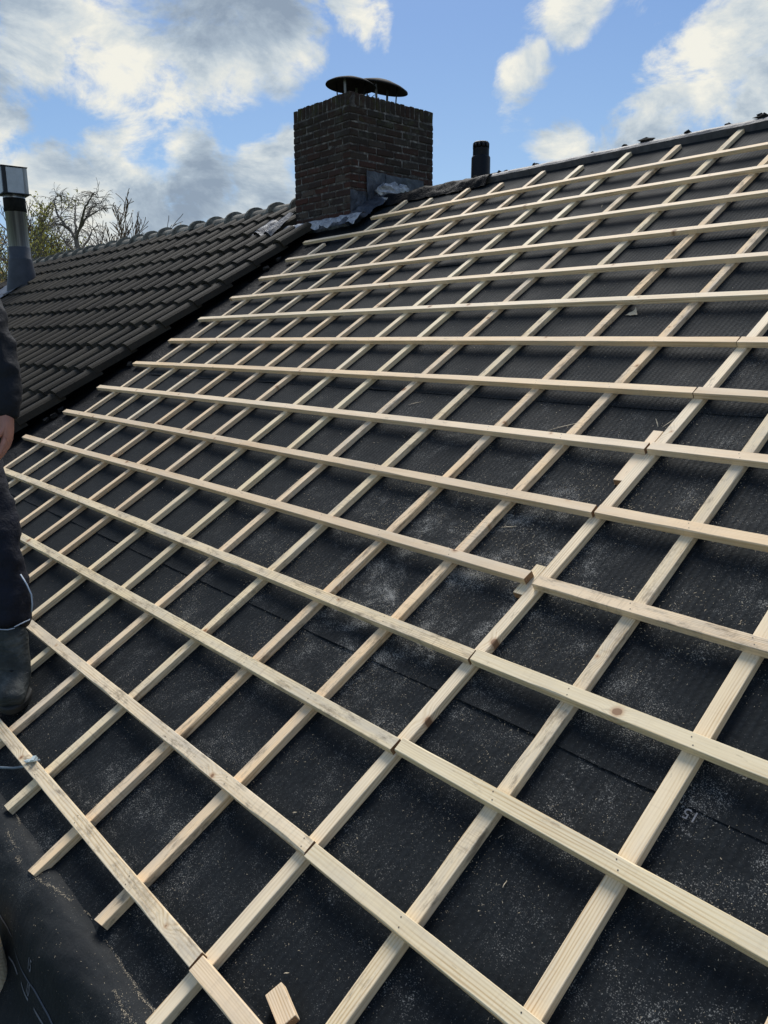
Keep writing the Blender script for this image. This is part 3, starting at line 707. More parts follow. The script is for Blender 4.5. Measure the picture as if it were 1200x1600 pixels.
# crumpled pale mortar/lead lump at the upper end of the side strip
m_ = MB(); 
def lump(cx, cy, cz, sx_, sy_, sz_, seed):
    N = 16; vs = []
    for j in range(12):
        for q in range(N):
            ph = math.pi*j/11; t = 2*math.pi*q/N; d = Vector((math.sin(ph)*math.cos(t), math.sin(ph)*math.sin(t), math.cos(ph)))
            r = 1 + .42*ns(d.x*2.2+seed, d.y*2.2, d.z*2.2) + .22*ns(d.x*6, d.y*6+seed, d.z*6)
            vs.append(Vector((cx+d.x*sx_*r, cy+d.y*sy_*r, cz+d.z*sz_*r)))
    m_.mesh(vs, [(j*N+q, (j+1)*N+q, (j+1)*N+(q+1) % N, j*N+(q+1) % N) for j in range(11) for q in range(N)])
lump(-4.31, 4.40, 2.66, .07, .16, .085, 1); lump(-4.24, 4.33, 2.56, .10, .12, .04, 2); lump(-4.33, 4.56, 2.70, .05, .09, .05, 5)
m_.build('lead_crumple', M_leadw, chim)
m_ = MB() # lead patch over the verge tiles, left of the chimney
def patch_fn(a, b_):
    u = -5.25 - a*.50; v = 4.74 - b_*(.36-.16*a) - a*.05
    s = ((UE-u) / PW) % 1.0; h = .050*math.sin(math.pi*((1-s)-.36)/.64)**.62 if (1-s) > .36 else 0
    return RP(u, v, .118 + h*.75 + .010*ns(u*14, v*12) + .05*max(0, 1-a*3)*(1-b_))
m_.grid(patch_fn, 26, 12, flip=True); m_.build('lead_apron', M_lead, chim, smooth=True)
# cowls
def cowl(cx, cy, zc, r, tilt, label):
    R = Matrix.Rotation(tilt[0], 3, 'X') @ Matrix.Rotation(tilt[1], 3, 'Y')
    t = empty('chimney_cowl', (cx, cy, CZ1), label, 'chimney cowl', 'metal cowls on the chimney')
    q = MB(); c = Vector((cx, cy, zc))
    q.lathe([(r, -.004), (r*.99, .004), (r*.8, .028), (r*.4, .060), (.02, .078), (0.001, .08)], c, 36, R)
    q.lathe([(0.001, .070), (.02, .068), (r*.4, .052), (r*.8, .020), (r, -.004)], c, 36, R); q.build('hood', M_cowl, t, smooth=True)
    for k in range(4):
        a = k*math.pi/2 + .5; q = MB(); d = Vector((math.cos(a), math.sin(a), 0))
        top = c + R @ (d*r*.62) + Vector((0, 0, .03)); bot = Vector((cx, cy, CZ1-.03)) + d*r*.52
        mid = (top+bot)/2; L = (top-bot).length
        q.box(mid, (.022, .004, L), (top-bot).to_track_quat('Z', 'Y').to_matrix()); q.build('strut', M_steel if k % 2 else M_cowl, t)
    q = MB(); q.lathe([(.10, 0), (.10, .10), (.088, .10), (.088, 0)], (cx, cy, CZ1-.03), 24); q.build('flue_collar', M_cowl, t, smooth=True)
    return t
cA = cowl(-4.80, 4.35, CZ1+.185, .235, (math.radians(-3), math.radians(2)), 'left round metal cowl on the chimney, tilted, with spindly struts')
cB = cowl(-4.74, 4.68, CZ1+.215, .255, (math.radians(-6), math.radians(10)), 'right round metal cowl on the chimney, its dark underside showing')
for (cx, cy, zz, lab) in ((-4.76, 4.50, CZ1-.01, 'tangle of dark wire mesh and nest twigs between the two cowls'),):
    q = MB()
    for k in range(110):
        a = random.uniform(0, 6.28); r = random.uniform(.02, .13); p = Vector((cx+r*math.cos(a)*.8, cy+r*math.sin(a), zz+random.uniform(0, .10)))
        d = Vector((random.uniform(-1, 1), random.uniform(-1, 1), random.uniform(-.8, .8))).normalized()*random.uniform(.03, .09)
        q.tube([p-d, p+Vector((0, 0, .01)), p+d], .003, 4)
    tag(q.build('wire_tangle', M_darkmetal), lab, 'wire tangle')
# black vent pipe behind the ridge
vp = empty('vent_pipe', (-3.53, 4.75, 2.35), 'black plastic roof vent pipe with slotted top standing behind the ridge', 'vent pipe')
q = MB(); q.lathe([(.082, 0), (.083, .325), (.086, .33), (.086, .36), (.083, .365), (.081, .55), (.074, .563), (.070, .565)], (-3.53, 4.75, 2.33), 36); q.build('pipe', M_black, vp, smooth=True)
q = MB(); q.lathe([(.070, .0), (.070, .068)], (-3.53, 4.75, 2.89), 36)
for k in range(12):
    a = 2*math.pi*k/12; q.box((-3.53+.067*math.cos(a), 4.75+.067*math.sin(a), 2.972), (.006, .026, .036), Matrix.Rotation(a, 3, 'Z'))
q.lathe([(.070, .0), (.070, .010), (.060, .022), (.03, .028), (.001, .029)], (-3.53, 4.75, 2.985), 36); q.build('vent_cap', M_black, vp, smooth=True)
q = MB(); q.lathe([(.115, 0), (.10, .05), (.085, .07)], (-3.53, 4.75, 2.40), 24); q.build('collar', M_black, vp, smooth=True)

# ---------------------------------------------------------------- steel flue on the tiled roof
FX, FY = -12.03, 3.53
fl = empty('steel_flue', (FX, FY, 2.2), 'dull stainless steel flue with a square cowl, rising through the tiled roof at far left', 'flue')
q = MB(); q.lathe([(.152, .35), (.152, 1.18), (.158, 1.18), (.158, 1.30), (.150, 1.30), (.150, 1.34)], (FX, FY, 2.25), 40); q.build('pipe', M_steel, fl, smooth=True)
q = MB(); q.lathe([(.156, 1.045), (.161, 1.05), (.161, 1.24), (.156, 1.245)], (FX, FY, 2.25), 40); q.build('pipe_band', M_cowl, fl, smooth=True)
q = MB(); q.lathe([(.27, -.35), (.225, 0), (.190, .20), (.170, .34), (.166, .36), (.160, .365), (.160, .52), (.154, .53)], (FX, FY, 2.25), 40); q.build('lead_cone', M_leadd, fl, smooth=True)
q = MB(); q.grid(lambda a, b_: RP(FX-.75+a*.98, 3.45+b_*.75, .150+.012*ns(a*6, b_*6)), 12, 12); q.build('lead_slate', M_lead, fl, smooth=True)
RB = Matrix.Rotation(math.radians(-4), 3, 'Z'); DZ = -.055
bx = empty('square_cowl', (FX, FY, 3.58), 'square metal flue cowl', 'cowl'); del bx['category']; del bx['label']; bx.parent = fl; bx.matrix_parent_inverse = fl.matrix_basis.inverted()
q = MB(); q.box((FX, FY, 3.60+DZ), (.40, .40, .012), RB); q.build('cowl_plate', M_darkmetal, bx)
q = MB(); q.box((FX, FY, 3.985+DZ), (.38, .38, .012), RB); q.build('cowl_plate', M_darkmetal, bx)
for k in range(4):
    R4 = RB @ Matrix.Rotation(k*math.pi/2, 3, 'Z')
    q = MB(); q.box(Vector((FX, FY, 3.79+DZ)) + R4 @ Vector((0, -.175, 0)), (.24, .006, .36), R4); q.build('cowl_panel', M_cappanel, bx)
    for sg in (-1, 1):
        q = MB(); q.box(Vector((FX, FY, 3.79+DZ)) + R4 @ Vector((.150*sg, -.177, 0)), (.055, .008, .37), R4); q.build('cowl_corner', M_darkmetal if (k + (sg > 0)) % 2 else M_steel, bx)

# ---------------------------------------------------------------- eaves: felt folding over, prints, log, cord, tie
EP = [(.02, -.004), (-.05, -.005), (-.100, -.013), (-.135, .006), (-.17, .018), (-.208, .010), (-.240, -.030), (-.254, -.085), (-.262, -.135), (-.276, -.185), (-.30, -.220), (-.36, -.250), (-.46, -.275), (-.62, -.30), (-.85, -.36)]
def smooth_ep(t):
    x = t*(len(EP)-1); i = min(int(x), len(EP)-2); f = x-i
    p0 = EP[max(i-1, 0)]; p1 = EP[i]; p2 = EP[i+1]; p3 = EP[min(i+2, len(EP)-1)]
    return [.5*((2*p1[k]) + (-p0[k]+p2[k])*f + (2*p0[k]-5*p1[k]+4*p2[k]-p3[k])*f*f + (-p0[k]+3*p1[k]-3*p2[k]+p3[k])*f**3) for k in (0, 1)]
def eave_pt(u, t, off=0):
    v, h = smooth_ep(t); k = max(0, t-.18)
    v += .020*ns(u*3.2, 1.1)*min(1, k*4) + .009*ns(u*11, t*9)*min(1, k*4); h += .020*ns(u*4, t*5)*min(1, k*4) + .007*ns(u*13+t*9, t*16)*min(1, k*4) + .002*ns(u*40+t*25, t*40)
    # eaves points are given as world depth / height below the fold
    y = v*CP if v > -.135 else -.135*CP + (v+.135); z = (v*SP if v > -.135 else -.135*SP + (v+.135)*.35) + h
    return Vector((u, y, z + sag(u, -.1)*CP + off))
m_ = MB(); m_.grid(lambda a, b_: eave_pt(-5.3+a*7.1, b_), 420, 90, flip=True)
eo = m_.build('eaves_felt', M_memclean_lit, smooth=True, matrix=Rroof.copy()); tag(eo, 'black felt folding over the eaves with printed numbers and dashes', 'roofing felt')
fb = MB(); fb.box((-6., .14, -.28), (15.4, .03, .26)); fb.build('fascia_board', M_darkmetal, house)
def on_eave(u, t): return eave_pt(u, t)
def nrm(u, t):
    a = eave_pt(u, t-.01); b_ = eave_pt(u, t+.01); c = eave_pt(u+.01, t)-eave_pt(u-.01, t); n_ = c.cross(b_-a).normalized()
    return n_ if n_.z > 0 or n_.y < 0 else -n_
def ribbon(name, pts, wdt, m, parent=None):
    q = MB(); vs = []
    for i, (u, t) in enumerate(pts):
        n_ = nrm(u, t); p = on_eave(u, t) + n_*.0018
        d = (on_eave(*pts[min(i+1, len(pts)-1)]) - on_eave(*pts[max(i-1, 0)])).normalized(); s_ = n_.cross(d).normalized()*wdt/2
        vs += [p-s_, p+s_]
    q.mesh(vs, [(2*i, 2*i+2, 2*i+3, 2*i+1) for i in range(len(pts)-1)]); return q.build(name, m, parent)
ribbon('printed_line', [(-.90+.60*k/30, .49+.055*min(1, k/14)+.004*math.sin(k*.5)) for k in range(31)], .0065, M_greyline, eo)
for k in range(4): ribbon('printed_dash', [(-.71+k*.12+.075*j/6, .612-.012*k) for j in range(7)], .0055, M_print, eo)
def text_on(txt, org, xdir, ydir, size, name, parent, sx_=1., sy_=1.):
    cdat = bpy.data.curves.new(name, 'FONT'); cdat.body = txt; cdat.size = size; cdat.extrude = .0003; cdat.align_x = 'CENTER'; cdat.align_y = 'CENTER'
    to = bpy.data.objects.new(name, cdat); COL.objects.link(to)
    X = Vector(xdir).normalized(); Y = Vector(ydir); Y = (Y - X*Y.dot(X)).normalized(); Z = X.cross(Y)
    mt = Matrix((X*sx_, Y*sy_, Z)).transposed().to_4x4(); mt.translation = Vector(org) + Z*.0022
    dg = bpy.context.evaluated_depsgraph_get(); to.matrix_world = mt; dg.update()
    me = bpy.data.meshes.new_from_object(to.evaluated_get(dg)); bpy.data.objects.remove(to)
    me.materials.clear(); me.materials.append(M_print)
    o = bpy.data.objects.new(name, me); COL.objects.link(o); o.parent = parent; o.matrix_parent_inverse = parent.matrix_basis.inverted(); o.matrix_basis = mt; return o
def e_frame(u, t): 
    X = (eave_pt(u+.02, t)-eave_pt(u-.02, t)).normalized(); Y = (eave_pt(u, t-.015)-eave_pt(u, t+.015)).normalized(); return on_eave(u, t), X, Y
for (u, t, s_) in ((-.53, .482, '15'), (-.53, .572, '10')):
    p, X, Y = e_frame(u, t); text_on(s_, p, X, Y, .036, 'printed_number', eo, .72, 1.25)
text_on('15', RP(.677, .839, .0035+sheet_h(.677, .839)), r2w((-1, 0, 0)), r2w((0, -1, 0)), .034, 'printed_number', sheets[0])
# grey cord and pale cable tie near the boot
q = MB(); q.tube([Vector(p) for p in [(-1.55, -.16, -.05), (-1.40, -.13, -.03), (-1.27, -.10, -.0), (-1.20, -.06, .012), (-1.15, -.035, .03), (-1.115, -.0, .054)]], .0042, 8)
tag(q.build('cord', M_cord, smooth=True), 'thin grey cord running from the lower left to the plastic tie', 'cord')
q = MB(); q.box((0, 0, .004), (.046, .013, .005), None, 0, .001); q.box((.012, 0, .009), (.016, .020, .010), None, 0, .002); q.box((-.02, .0, .006), (.02, .004, .003))
o = q.build('plastic_tie', M_white); mt = Rroof @ Matrix.Rotation(math.radians(35), 4, 'Z'); mt.translation = RP(-1.105, .012, 2*BT+.0006); o.matrix_world = mt; tag(o, 'pale plastic tie lying on the lowest tile batten', 'plastic tie')
q = MB(); q.lathe([(.001, .0), (.055, .0), (.060, -.006), (.061, -.5), (.001, -.5)], (0, 0, 0), 26)
o = q.build('wooden_post', M_wood, smooth=False); o.matrix_world = Matrix.Translation((-.735, -.325, -.13)) @ Matrix.Rotation(.12, 4, 'X'); tag(o, 'sawn round wooden post end peeping in at the lower left edge', 'post')

# ---------------------------------------------------------------- sawdust, shavings, splinters
N = 0; fv, ff = [], []
def flake(p, s, el, ang, tilt):
    a = Vector((math.cos(ang), math.sin(ang), tilt))*s*el; b_ = Vector((-math.sin(ang), math.cos(ang), random.uniform(-.3, .3)))*s*.5
    k = len(fv); L3 = [p-a-b_*.6, p+a-b_, p+a*.9+b_, p-a*.8+b_*.8]; fv.extend(L3); ff.append((k, k+1, k+2, k+3))
def dens(u, v):
    d = .10 + 1.2*math.exp(-((u+.25)**2/.30 + (v-1.30)**2/.32)) + .5*math.exp(-((u+.7)**2/.8 + (v-.9)**2/.5)) + .35*math.exp(-((u-.55)**2/.4+(v-.7)**2/.8))
    d *= max(0.03, .5 + 1.5*ns(u*4.3, v*4.3) + 1.1*ns(u*13, v*13))
    c = min(cks, key=lambda c_: abs(u-cu(c_, v))); e = u - cu(c, v)
    if 0.02 < e < .05: d *= 2.4
    return d
tries = 0
while N < 15000 and tries < 400000:
    tries += 1
    u = random.uniform(-2.6, 1.5); v = random.uniform(-.10, 3.4)
    if random.random() > dens(u, v)*(1.1 if v < 2.2 else .5): continue
    if min(abs(u-cu(c, v)) for c in cks) < .021: continue
    near = v < 1.2 and u > -1
    s = random.choice([.0004, .0005, .0006, .0008, .0010]) * (1 if near else 1.35); el = random.choice([.8, 1, 1.2, 1.7, 2.6])
    p = Vector((u, v, 0)); k0 = len(fv); ang = random.uniform(0, 6.28)
    flake(p, s, el, ang, random.uniform(-.3, .4))
    for q_ in range(k0, len(fv)):
        w_ = fv[q_]; fv[q_] = RP(w_.x, w_.y, sheet_h(u, v) + .0030 + w_.z)
    N += 1
PATHS = [[(-1.12, .17), (-1.02, .20), (-.95, .22)], [(-.95, .29), (-.86, .31), (-.78, .33)], [(-.70, .31), (-.60, .27), (-.50, .21), (-.41, .18)], [(-.70, .31), (-.60, .27), (-.50, .21), (-.41, .18)], [(-.36, .19), (-.23, .21), (-.12, .22), (-.05, .21)],
         [(-.36, .19), (-.23, .21), (-.12, .22), (-.05, .21)], [(-.18, .30), (-.11, .31), (-.04, .30)]]
# lines of dust caught in the folds of the eaves felt
for k in range(1500):
    P_ = random.choice(PATHS); x = random.random()*(len(P_)-1); i = int(x); f = x-i
    u = P_[i][0]+(P_[i+1][0]-P_[i][0])*f + random.gauss(0, .004); t = P_[i][1]+(P_[i+1][1]-P_[i][1])*f + .008*ns(u*14, 2) + random.gauss(0, .004 + .012*(random.random() < .18))
    if ns(u*9, i*3.) < -.38: continue
    p = eave_pt(u, max(.02, t)) + Vector((0, 0, .003)); flake(p, random.choice([.0003, .0005, .0007]), random.choice([1, 1.6, 2.2]), random.uniform(0, 6.28), .1)
for k in range(260):
    u = random.uniform(-1.1, .1); t = random.uniform(.16, .5); flake(eave_pt(u, t) + Vector((0, 0, .003)), random.choice([.0005, .0008]), random.choice([1, 1.6]), random.uniform(0, 6.28), .1)
o = put('sawdust', fv, ff, M_shav); tag(o, 'pale sawdust and shavings strewn over the black felt', 'sawdust', kind='stuff')
shav = [(-1.30, 2.12, 2.2, .05), (.0, 0, 0, 0)]
SP_ = [(-1.285, 2.12, .55, .075), (-.42, 2.06, .62, .13), (-.05, 2.085, 2.2, .035), (-.01, 2.09, .9, .045), (.43, .52, 1.7, .018), (.36, .60, 1.3, .014), (.76, .34, 1.75, .016), (.60, 1.10, 1.6, .018), (.96, .62, 2.1, .016), (.2, .33, .9, .014),
       (-.15, .38, .8, .012), (.52, .16, 2.4, .015), (.9, .17, 1.6, .014), (.14, .115, .8, .012), (-.35, .22, 1.1, .014), (.30, .95, 1.9, .016), (.33, .93, 1.5, .014), (.85, 1.0, .6, .012), (-2.05, 4.05, 2.3, .05), (-1.52, 4.18, 2.0, .05), (-3.55, 4.0, 1.2, .04), (-.28, 1.5, .4, .05)]
for k, (u, v, a, L) in enumerate(SP_):
    if k in (2, 3): z0 = BT + .004
    else: z0 = sheet_h(u, v) + .0035
    q = MB(); n = 6; vs = []
    for i in range(n):
        t = i/(n-1)-.5; wd = .0011*(1-abs(t)*1.2)*(1.6 if L > .03 else 1); x = u + math.cos(a)*L*t - math.sin(a)*L*.10*t*t; y = v + math.sin(a)*L*t; zz = z0 + (.012*(t+.5) if k in (2, 3) else .0015*math.sin(i))
        vs += [RP(x-math.sin(a)*wd, y+math.cos(a)*wd, zz), RP(x+math.sin(a)*wd, y-math.cos(a)*wd, zz+.0006)]
    q.mesh(vs, [(2*i, 2*i+2, 2*i+3, 2*i+1) for i in range(n-1)])
    tag(q.build('wood_splinter', M_shav), 'thin pale splinter of wood lying among the battens', 'splinter', 'wood splinters on the roof')
q = MB(); q.grid(lambda a, b_: RP(-.597+(a-.5)*.05*(1.2-b_), 2.895+(b_-.5)*.04, .004+.018*a*b_+.004*ns(a*4, b_*4)), 6, 6); tag(q.build('curled_shaving', M_shav), 'small curled pale wood shaving on felt high on the slope', 'shaving')

# ---------------------------------------------------------------- trees beyond the roof
def tree(base, height, seed, spread, levels, label, grp, m_b, leafm=None, leafn=0, lsize=.06, weep=0.0, r0=.16, first=.3):
    R = random.Random(seed); t = empty('bare_tree' if leafn == 0 else 'leafy_tree', base, label, 'tree', grp); tr = MB(); br = MB(); tips = []
    def grow(p, d, L, r, lv):
        pts = [p]; rad = [r]; seg = 6 if lv < 2 else 5; q = p.copy(); dd = d.copy()
        for i in range(seg):
            dd = (dd + Vector((R.gauss(0, .13), R.gauss(0, .13), R.gauss(.03, .08) - weep*lv*.12))).normalized()
            q = q + dd*L/seg; pts.append(q.copy()); rad.append(max(.011, r*(1-.75*(i+1)/seg)))
        (tr if lv == 0 else br).tube(pts, rad, 7 if lv == 0 else (5 if lv < 3 else 3), cap=False)
        if lv >= levels: tips.extend(pts[2:]); return
        nchild = [11, 8, 7, 4, 3][min(lv, 4)]
        for k in range(nchild):
            f = (first if lv == 0 else .22) + (1-(first if lv == 0 else .22))*(k+R.random())/nchild; i = min(seg-1, int(f*seg)); base_ = pts[i].lerp(pts[i+1], f*seg-i)
            az = R.uniform(0, 6.283); out = dd.orthogonal().normalized(); out = Matrix.Rotation(az, 3, dd) @ out
            nd = (dd*R.uniform(.5, 1.0) + out*spread*R.uniform(.6, 1.1) + Vector((0, 0, .25))).normalized()
            grow(base_, nd, L*R.uniform(.42, .62)*(1.15-.45*f), max(.006, rad[i]*.55), lv+1)
    grow(Vector(base), Vector((R.uniform(-.08, .08), R.uniform(-.08, .08), 1)).normalized(), height*.72, r0, 0)
    tr.build('trunk', m_b, t); br.build('branches', m_b, t)
    if leafn:
        vs, fs = [], []
        for k in range(leafn):
            p = R.choice(tips) + Vector((R.gauss(0, .09), R.gauss(0, .09), R.gauss(0, .09)))
            a = Vector((R.uniform(-1, 1), R.uniform(-1, 1), R.uniform(-1, 1))).normalized(); b_ = a.orthogonal().normalized(); s_ = lsize*R.uniform(.6, 1.3); i0 = len(vs)
            vs += [p-a*s_, p-b_*s_*.5, p+a*s_, p+b_*s_*.5]; fs.append((i0, i0+1, i0+2, i0+3))
        put('crown', vs, fs, leafm, t)
    return t
def along(x, y, D, z=-2.8):
    d = (right*((x-600)/1214.64) + down*((y-800)/1214.64) + fwd); p = Vector(cam.matrix_world.translation) + d*D; return (p.x, p.y, z)
TG = 'trees behind the tiled roof'
def tr_at(x, ytop, D, *args, **kw):
    b0 = along(x, 400, D); top = Vector(cam.matrix_world.translation) + (right*((x-600)/1214.64) + down*((ytop-800)/1214.64) + fwd)*D
    tree(b0, (top.z+2.8)*kw.pop('hm', 1.07), *args, **kw)
def birch(x0, D, label):
    """slender birch: forked limbs that arch over, fine twigs hanging from them"""
    R = random.Random(3); base = Vector(along(x0, 400, D)); sc = D/1214.64; t = empty('bare_tree', base, label, 'tree', TG)
    camp = Vector(cam.matrix_world.translation)
    def P(x, y, dz=0): return camp + (right*((x-600)/1214.64) + down*((y-800)/1214.64) + fwd)*(D+dz)
    q = MB(); q.tube([base, P(x0, 430), P(x0+1, 395), P(x0-3, 375)], [.17, .12, .085, .075], 8, cap=False); q.build('trunk', M_bark, t)
    limbs = [[(-3, 375, 0), (-14, 358, .3), (-27, 342, .5), (-35, 325, .7), (-37, 312, .7), (-31, 305, .8), (-25, 310, .9)],
             [(-3, 375, 0), (3, 355, -.2), (14, 340, -.4), (27, 332, -.5), (38, 326, -.8), (44, 331, -1)],
             [(-3, 375, 0), (-3, 355, .1), (-5, 335, .4), (-4, 318, .8), (-9, 309, 1.1)],
             [(3, 355, -.2), (6, 340, -.8), (12, 322, -1.2), (20, 308, -1.5), (26, 303, -1.6), (32, 309, -1.7)],
             [(-14, 358, .3), (-24, 352, 0), (-36, 349, -.4), (-44, 352, -.6)], [(14, 340, -.4), (18, 328, -.1), (30, 318, .2), (38, 316, .4)],
             [(1, 395, 0), (14, 378, .5), (22, 360, .8), (30, 352, 1.0)], [(1, 395, 0), (-14, 384, .5), (-26, 370, .8), (-34, 352, 1.2)]]
    q = MB()
    for L in limbs:
        pts = [P(x0+a, b_, c) for a, b_, c in L]; fine = []
        for i in range(len(pts)-1):
            for k in range(4): fine.append(pts[i].lerp(pts[i+1], k/4) + Vector((R.gauss(0, .015), R.gauss(0, .015), R.gauss(0, .015))))
        fine.append(pts[-1]); n = len(fine); q.tube(fine, [max(.014, .050*(1-i/n)) for i in range(n)], 5, cap=False)
        for i in range(3, n):
            for k in range(2):
                d = Vector((R.uniform(-1, 1), R.uniform(-1, 1), R.uniform(.1, 1.2))).normalized(); p = fine[i]; tw = [p]; L2 = R.uniform(.2, .62)
                for m in range(6): d = (d + Vector((R.gauss(0, .25), R.gauss(0, .25), -.17))).normalized(); p = p + d*L2/6; tw.append(p)
                q.tube(tw, [.008]*3+[.005]*4, 3, cap=False)
                for m in (2, 3, 4, 5):
                    if R.random() < .5:
                        d2 = (d + Vector((R.uniform(-1, 1), R.uniform(-1, 1), R.uniform(-.8, .4)))).normalized(); q.tube([tw[m], tw[m]+d2*.10, tw[m]+d2*.17+Vector((0, 0, -.04))], .005, 3, cap=False)
    q.build('branches', M_bark, t)
birch(122, 24, 'tall bare birch with arching limbs and drooping twigs behind the tiled roof')
tr_at(88, 345, 26, 5, .6, 3, 'brown twiggy tree between the flue and the birch', TG, M_twig, M_leafb, 900, .028, r0=.11)
tr_at(150, 352, 26, 23, .6, 3, 'low reddish twiggy tree just right of the bare birch', TG, M_twig, M_leafb, 300, .025, r0=.1)
tr_at(112, 362, 27, 29, .6, 3, 'low brown twiggy tree seen through the birch', TG, M_twig, M_leafb, 300, .025, r0=.1)
tr_at(-22, 318, 23, 31, .5, 3, 'olive green leafy tree behind the steel flue at the left edge', TG, M_bark, M_leafg, 7000, .045, r0=.14)
tr_at(62, 368, 22, 37, .6, 3, 'low yellowish leafy tree at the left end of the tiled roof', TG, M_bark, M_leafb, 2500, .035, r0=.08)

# ---------------------------------------------------------------- the worker at the left edge
M_skin = simple('skin', (.42, .20, .14), .12, 20, .55, bs=.1)
M_jacket = simple('black_jacket', (.006, .0075, .011), .35, 10, .75, bs=.4, bd=.01)
M_trouser = simple('navy_work_trousers', (.006, .008, .016), .35, 12, .8, bs=.5, bd=.01)
def boot_build(nt, b):
    co = nt.add('ShaderNodeTexCoord').outputs['Object']
    c = nt.ramp(nt.noise(co, 10, 6, .7), [(.32, (.013, .016, .016)), (.55, (.036, .042, .041)), (.72, (.095, .10, .09))])
    setin(nt, b, 'Base Color', c); bump(nt, b, nt.math('ADD', nt.noise(nt.scale(co, (1, 1, 2.5)), 16, 4, .6, dist=.7), nt.math('MULTIPLY', nt.noise(co, 120, 3), .2)), .9, .012)
M_boot = mat('worn_black_boot', boot_build, .7, .25)
M_sole = simple('rubber_sole', (.022, .023, .022), .3, 20, .8)
M_pipe = simple('reflective_piping', (.36, .42, .50), .1, 30, .4)
M_hair = simple('brown_hair', (.03, .018, .01), .3, 60, .7)
man = empty('person', (-1.67, .06, .05), 'worker in black jacket, navy work trousers and black boots standing at the left edge', 'person')
def skin(name, J, E, m, parent, sub=2, disp=0, root=0):
    me = bpy.data.meshes.new(name); me.from_pydata([j[0] for j in J], E, []); o = bpy.data.objects.new(name, me); COL.objects.link(o)
    o.modifiers.new('s', 'SKIN'); sl_ = me.skin_vertices[0].data
    for i, j in enumerate(J): r = j[1]; sl_[i].radius = r if isinstance(r, tuple) else (r, r); sl_[i].use_root = (i == root)
    md = o.modifiers.new('d', 'SUBSURF'); md.levels = sub; md.render_levels = sub
    if disp:
        tx = bpy.data.textures.new(name, 'CLOUDS'); tx.noise_scale = .07; dm = o.modifiers.new('w', 'DISPLACE'); dm.texture = tx; dm.strength = disp; dm.mid_level = .5
    dg = bpy.context.evaluated_depsgraph_get(); dg.update()
    m2 = bpy.data.meshes.new_from_object(o.evaluated_get(dg)); bpy.data.objects.remove(o)
    m2.materials.clear(); m2.materials.append(m); m2.polygons.foreach_set('use_smooth', [True]*len(m2.polygons))
    o2 = bpy.data.objects.new(name, m2); COL.objects.link(o2); o2.parent = parent; o2.matrix_parent_inverse = parent.matrix_basis.inverted(); return o2
V = Vector
pel, bel, che, nek, hed = V((-2.128, -.01, 1.11)), V((-2.14, .0, 1.28)), V((-2.18, .03, 1.48)), V((-2.24, .05, 1.70)), V((-2.25, .06, 1.86))
h1, k1_, a1_ = V((-2.035, .065, 1.05)), V((-1.775, .085, .62)), V((-1.672, .062, .14))
h2, k2_, a2_ = V((-2.21, -.10, 1.05)), V((-2.14, -.07, .60)), V((-2.10, .03, .17))
s1, e1, w1 = V((-2.045, .16, 1.60)), V((-1.905, .205, 1.245)), V((-1.812, .165, 1.065))
s2, e2, w2 = V((-2.335, -.10, 1.60)), V((-2.43, -.20, 1.30)), V((-2.36, -.28, 1.07))
pd = (w1-e1).normalized(); sd_ = V((.62, -.55, -.1)).normalized()   # hand direction and across the knuckles
toe1 = V((.80, -.35, 0)).normalized()
J = [(pel, (.13, .10)), (bel, (.125, .095)), (che, (.15, .105)), (nek, .055), (hed, (.078, .09)), (hed+V((.0, 0, .11)), (.06, .07)),
     (h1, .085), (k1_, .055), (a1_, .038), (a1_+toe1*.13-V((0, 0, .06)), .032),
     (h2, .085), (k2_, .055), (a2_, .038), (a2_+toe1*.13-V((0, 0, .07)), .032),
     (s1, .055), (e1, .040), (w1, (.026, .030)), (s2, .055), (e2, .040), (w2, (.026, .030))]
Ed = [(0, 1), (1, 2), (2, 3), (3, 4), (4, 5), (0, 6), (6, 7), (7, 8), (8, 9), (0, 10), (10, 11), (11, 12), (12, 13), (2, 14), (14, 15), (15, 16), (2, 17), (17, 18), (18, 19)]
def hand(wi, w_, pd_, ac, cu_):
    """palm, four bent fingers and a thumb leaving the side of the palm"""
    pc = w_ + pd_*.050; J.append((pc, (.019, .034))); Ed.append((wi, len(J)-1)); pi = len(J)-1
    Ls = [.040, .045, .042, .033]
    for k in range(4):
        o_ = ac*(.030 - .020*k); b0 = w_ + pd_*(.088 - .004*abs(k-1)) + o_; J.append((b0, .0105)); i0 = len(J)-1; Ed.append((pi, i0))
        d1 = (pd_ + cu_*.35).normalized(); d2 = (pd_ + cu_*1.0).normalized(); d3 = (pd_*.5 + cu_*1.1).normalized()
        p1_ = b0+d1*Ls[k]; p2_ = p1_+d2*Ls[k]*.66; p3_ = p2_+d3*Ls[k]*.5
        for p_, r_ in ((p1_, .0093), (p2_, .0085), (p3_, .0072)): J.append((p_, r_)); Ed.append((len(J)-2 if p_ is not p1_ else i0, len(J)-1))
    t0 = w_ + pd_*.030 + ac*.030; t1 = t0 + (pd_*.7 + ac*.6 + cu_*.5).normalized()*.038; t2 = t1 + (pd_*.95 + ac*.1 + cu_*.4).normalized()*.032
    J.append((t0, .013)); Ed.append((pi, len(J)-1)); J.append((t1, .0115)); Ed.append((len(J)-2, len(J)-1)); J.append((t2, .009)); Ed.append((len(J)-2, len(J)-1))
hand(16, w1, pd, sd_, V((-.35, -.75, -.1)).normalized()); hand(19, w2, (w2-e2).normalized(), V((.6, .5, 0)).normalized(), V((.3, .6, -.1)).normalized())
body = skin('body', J, Ed, M_skin, man, 2)
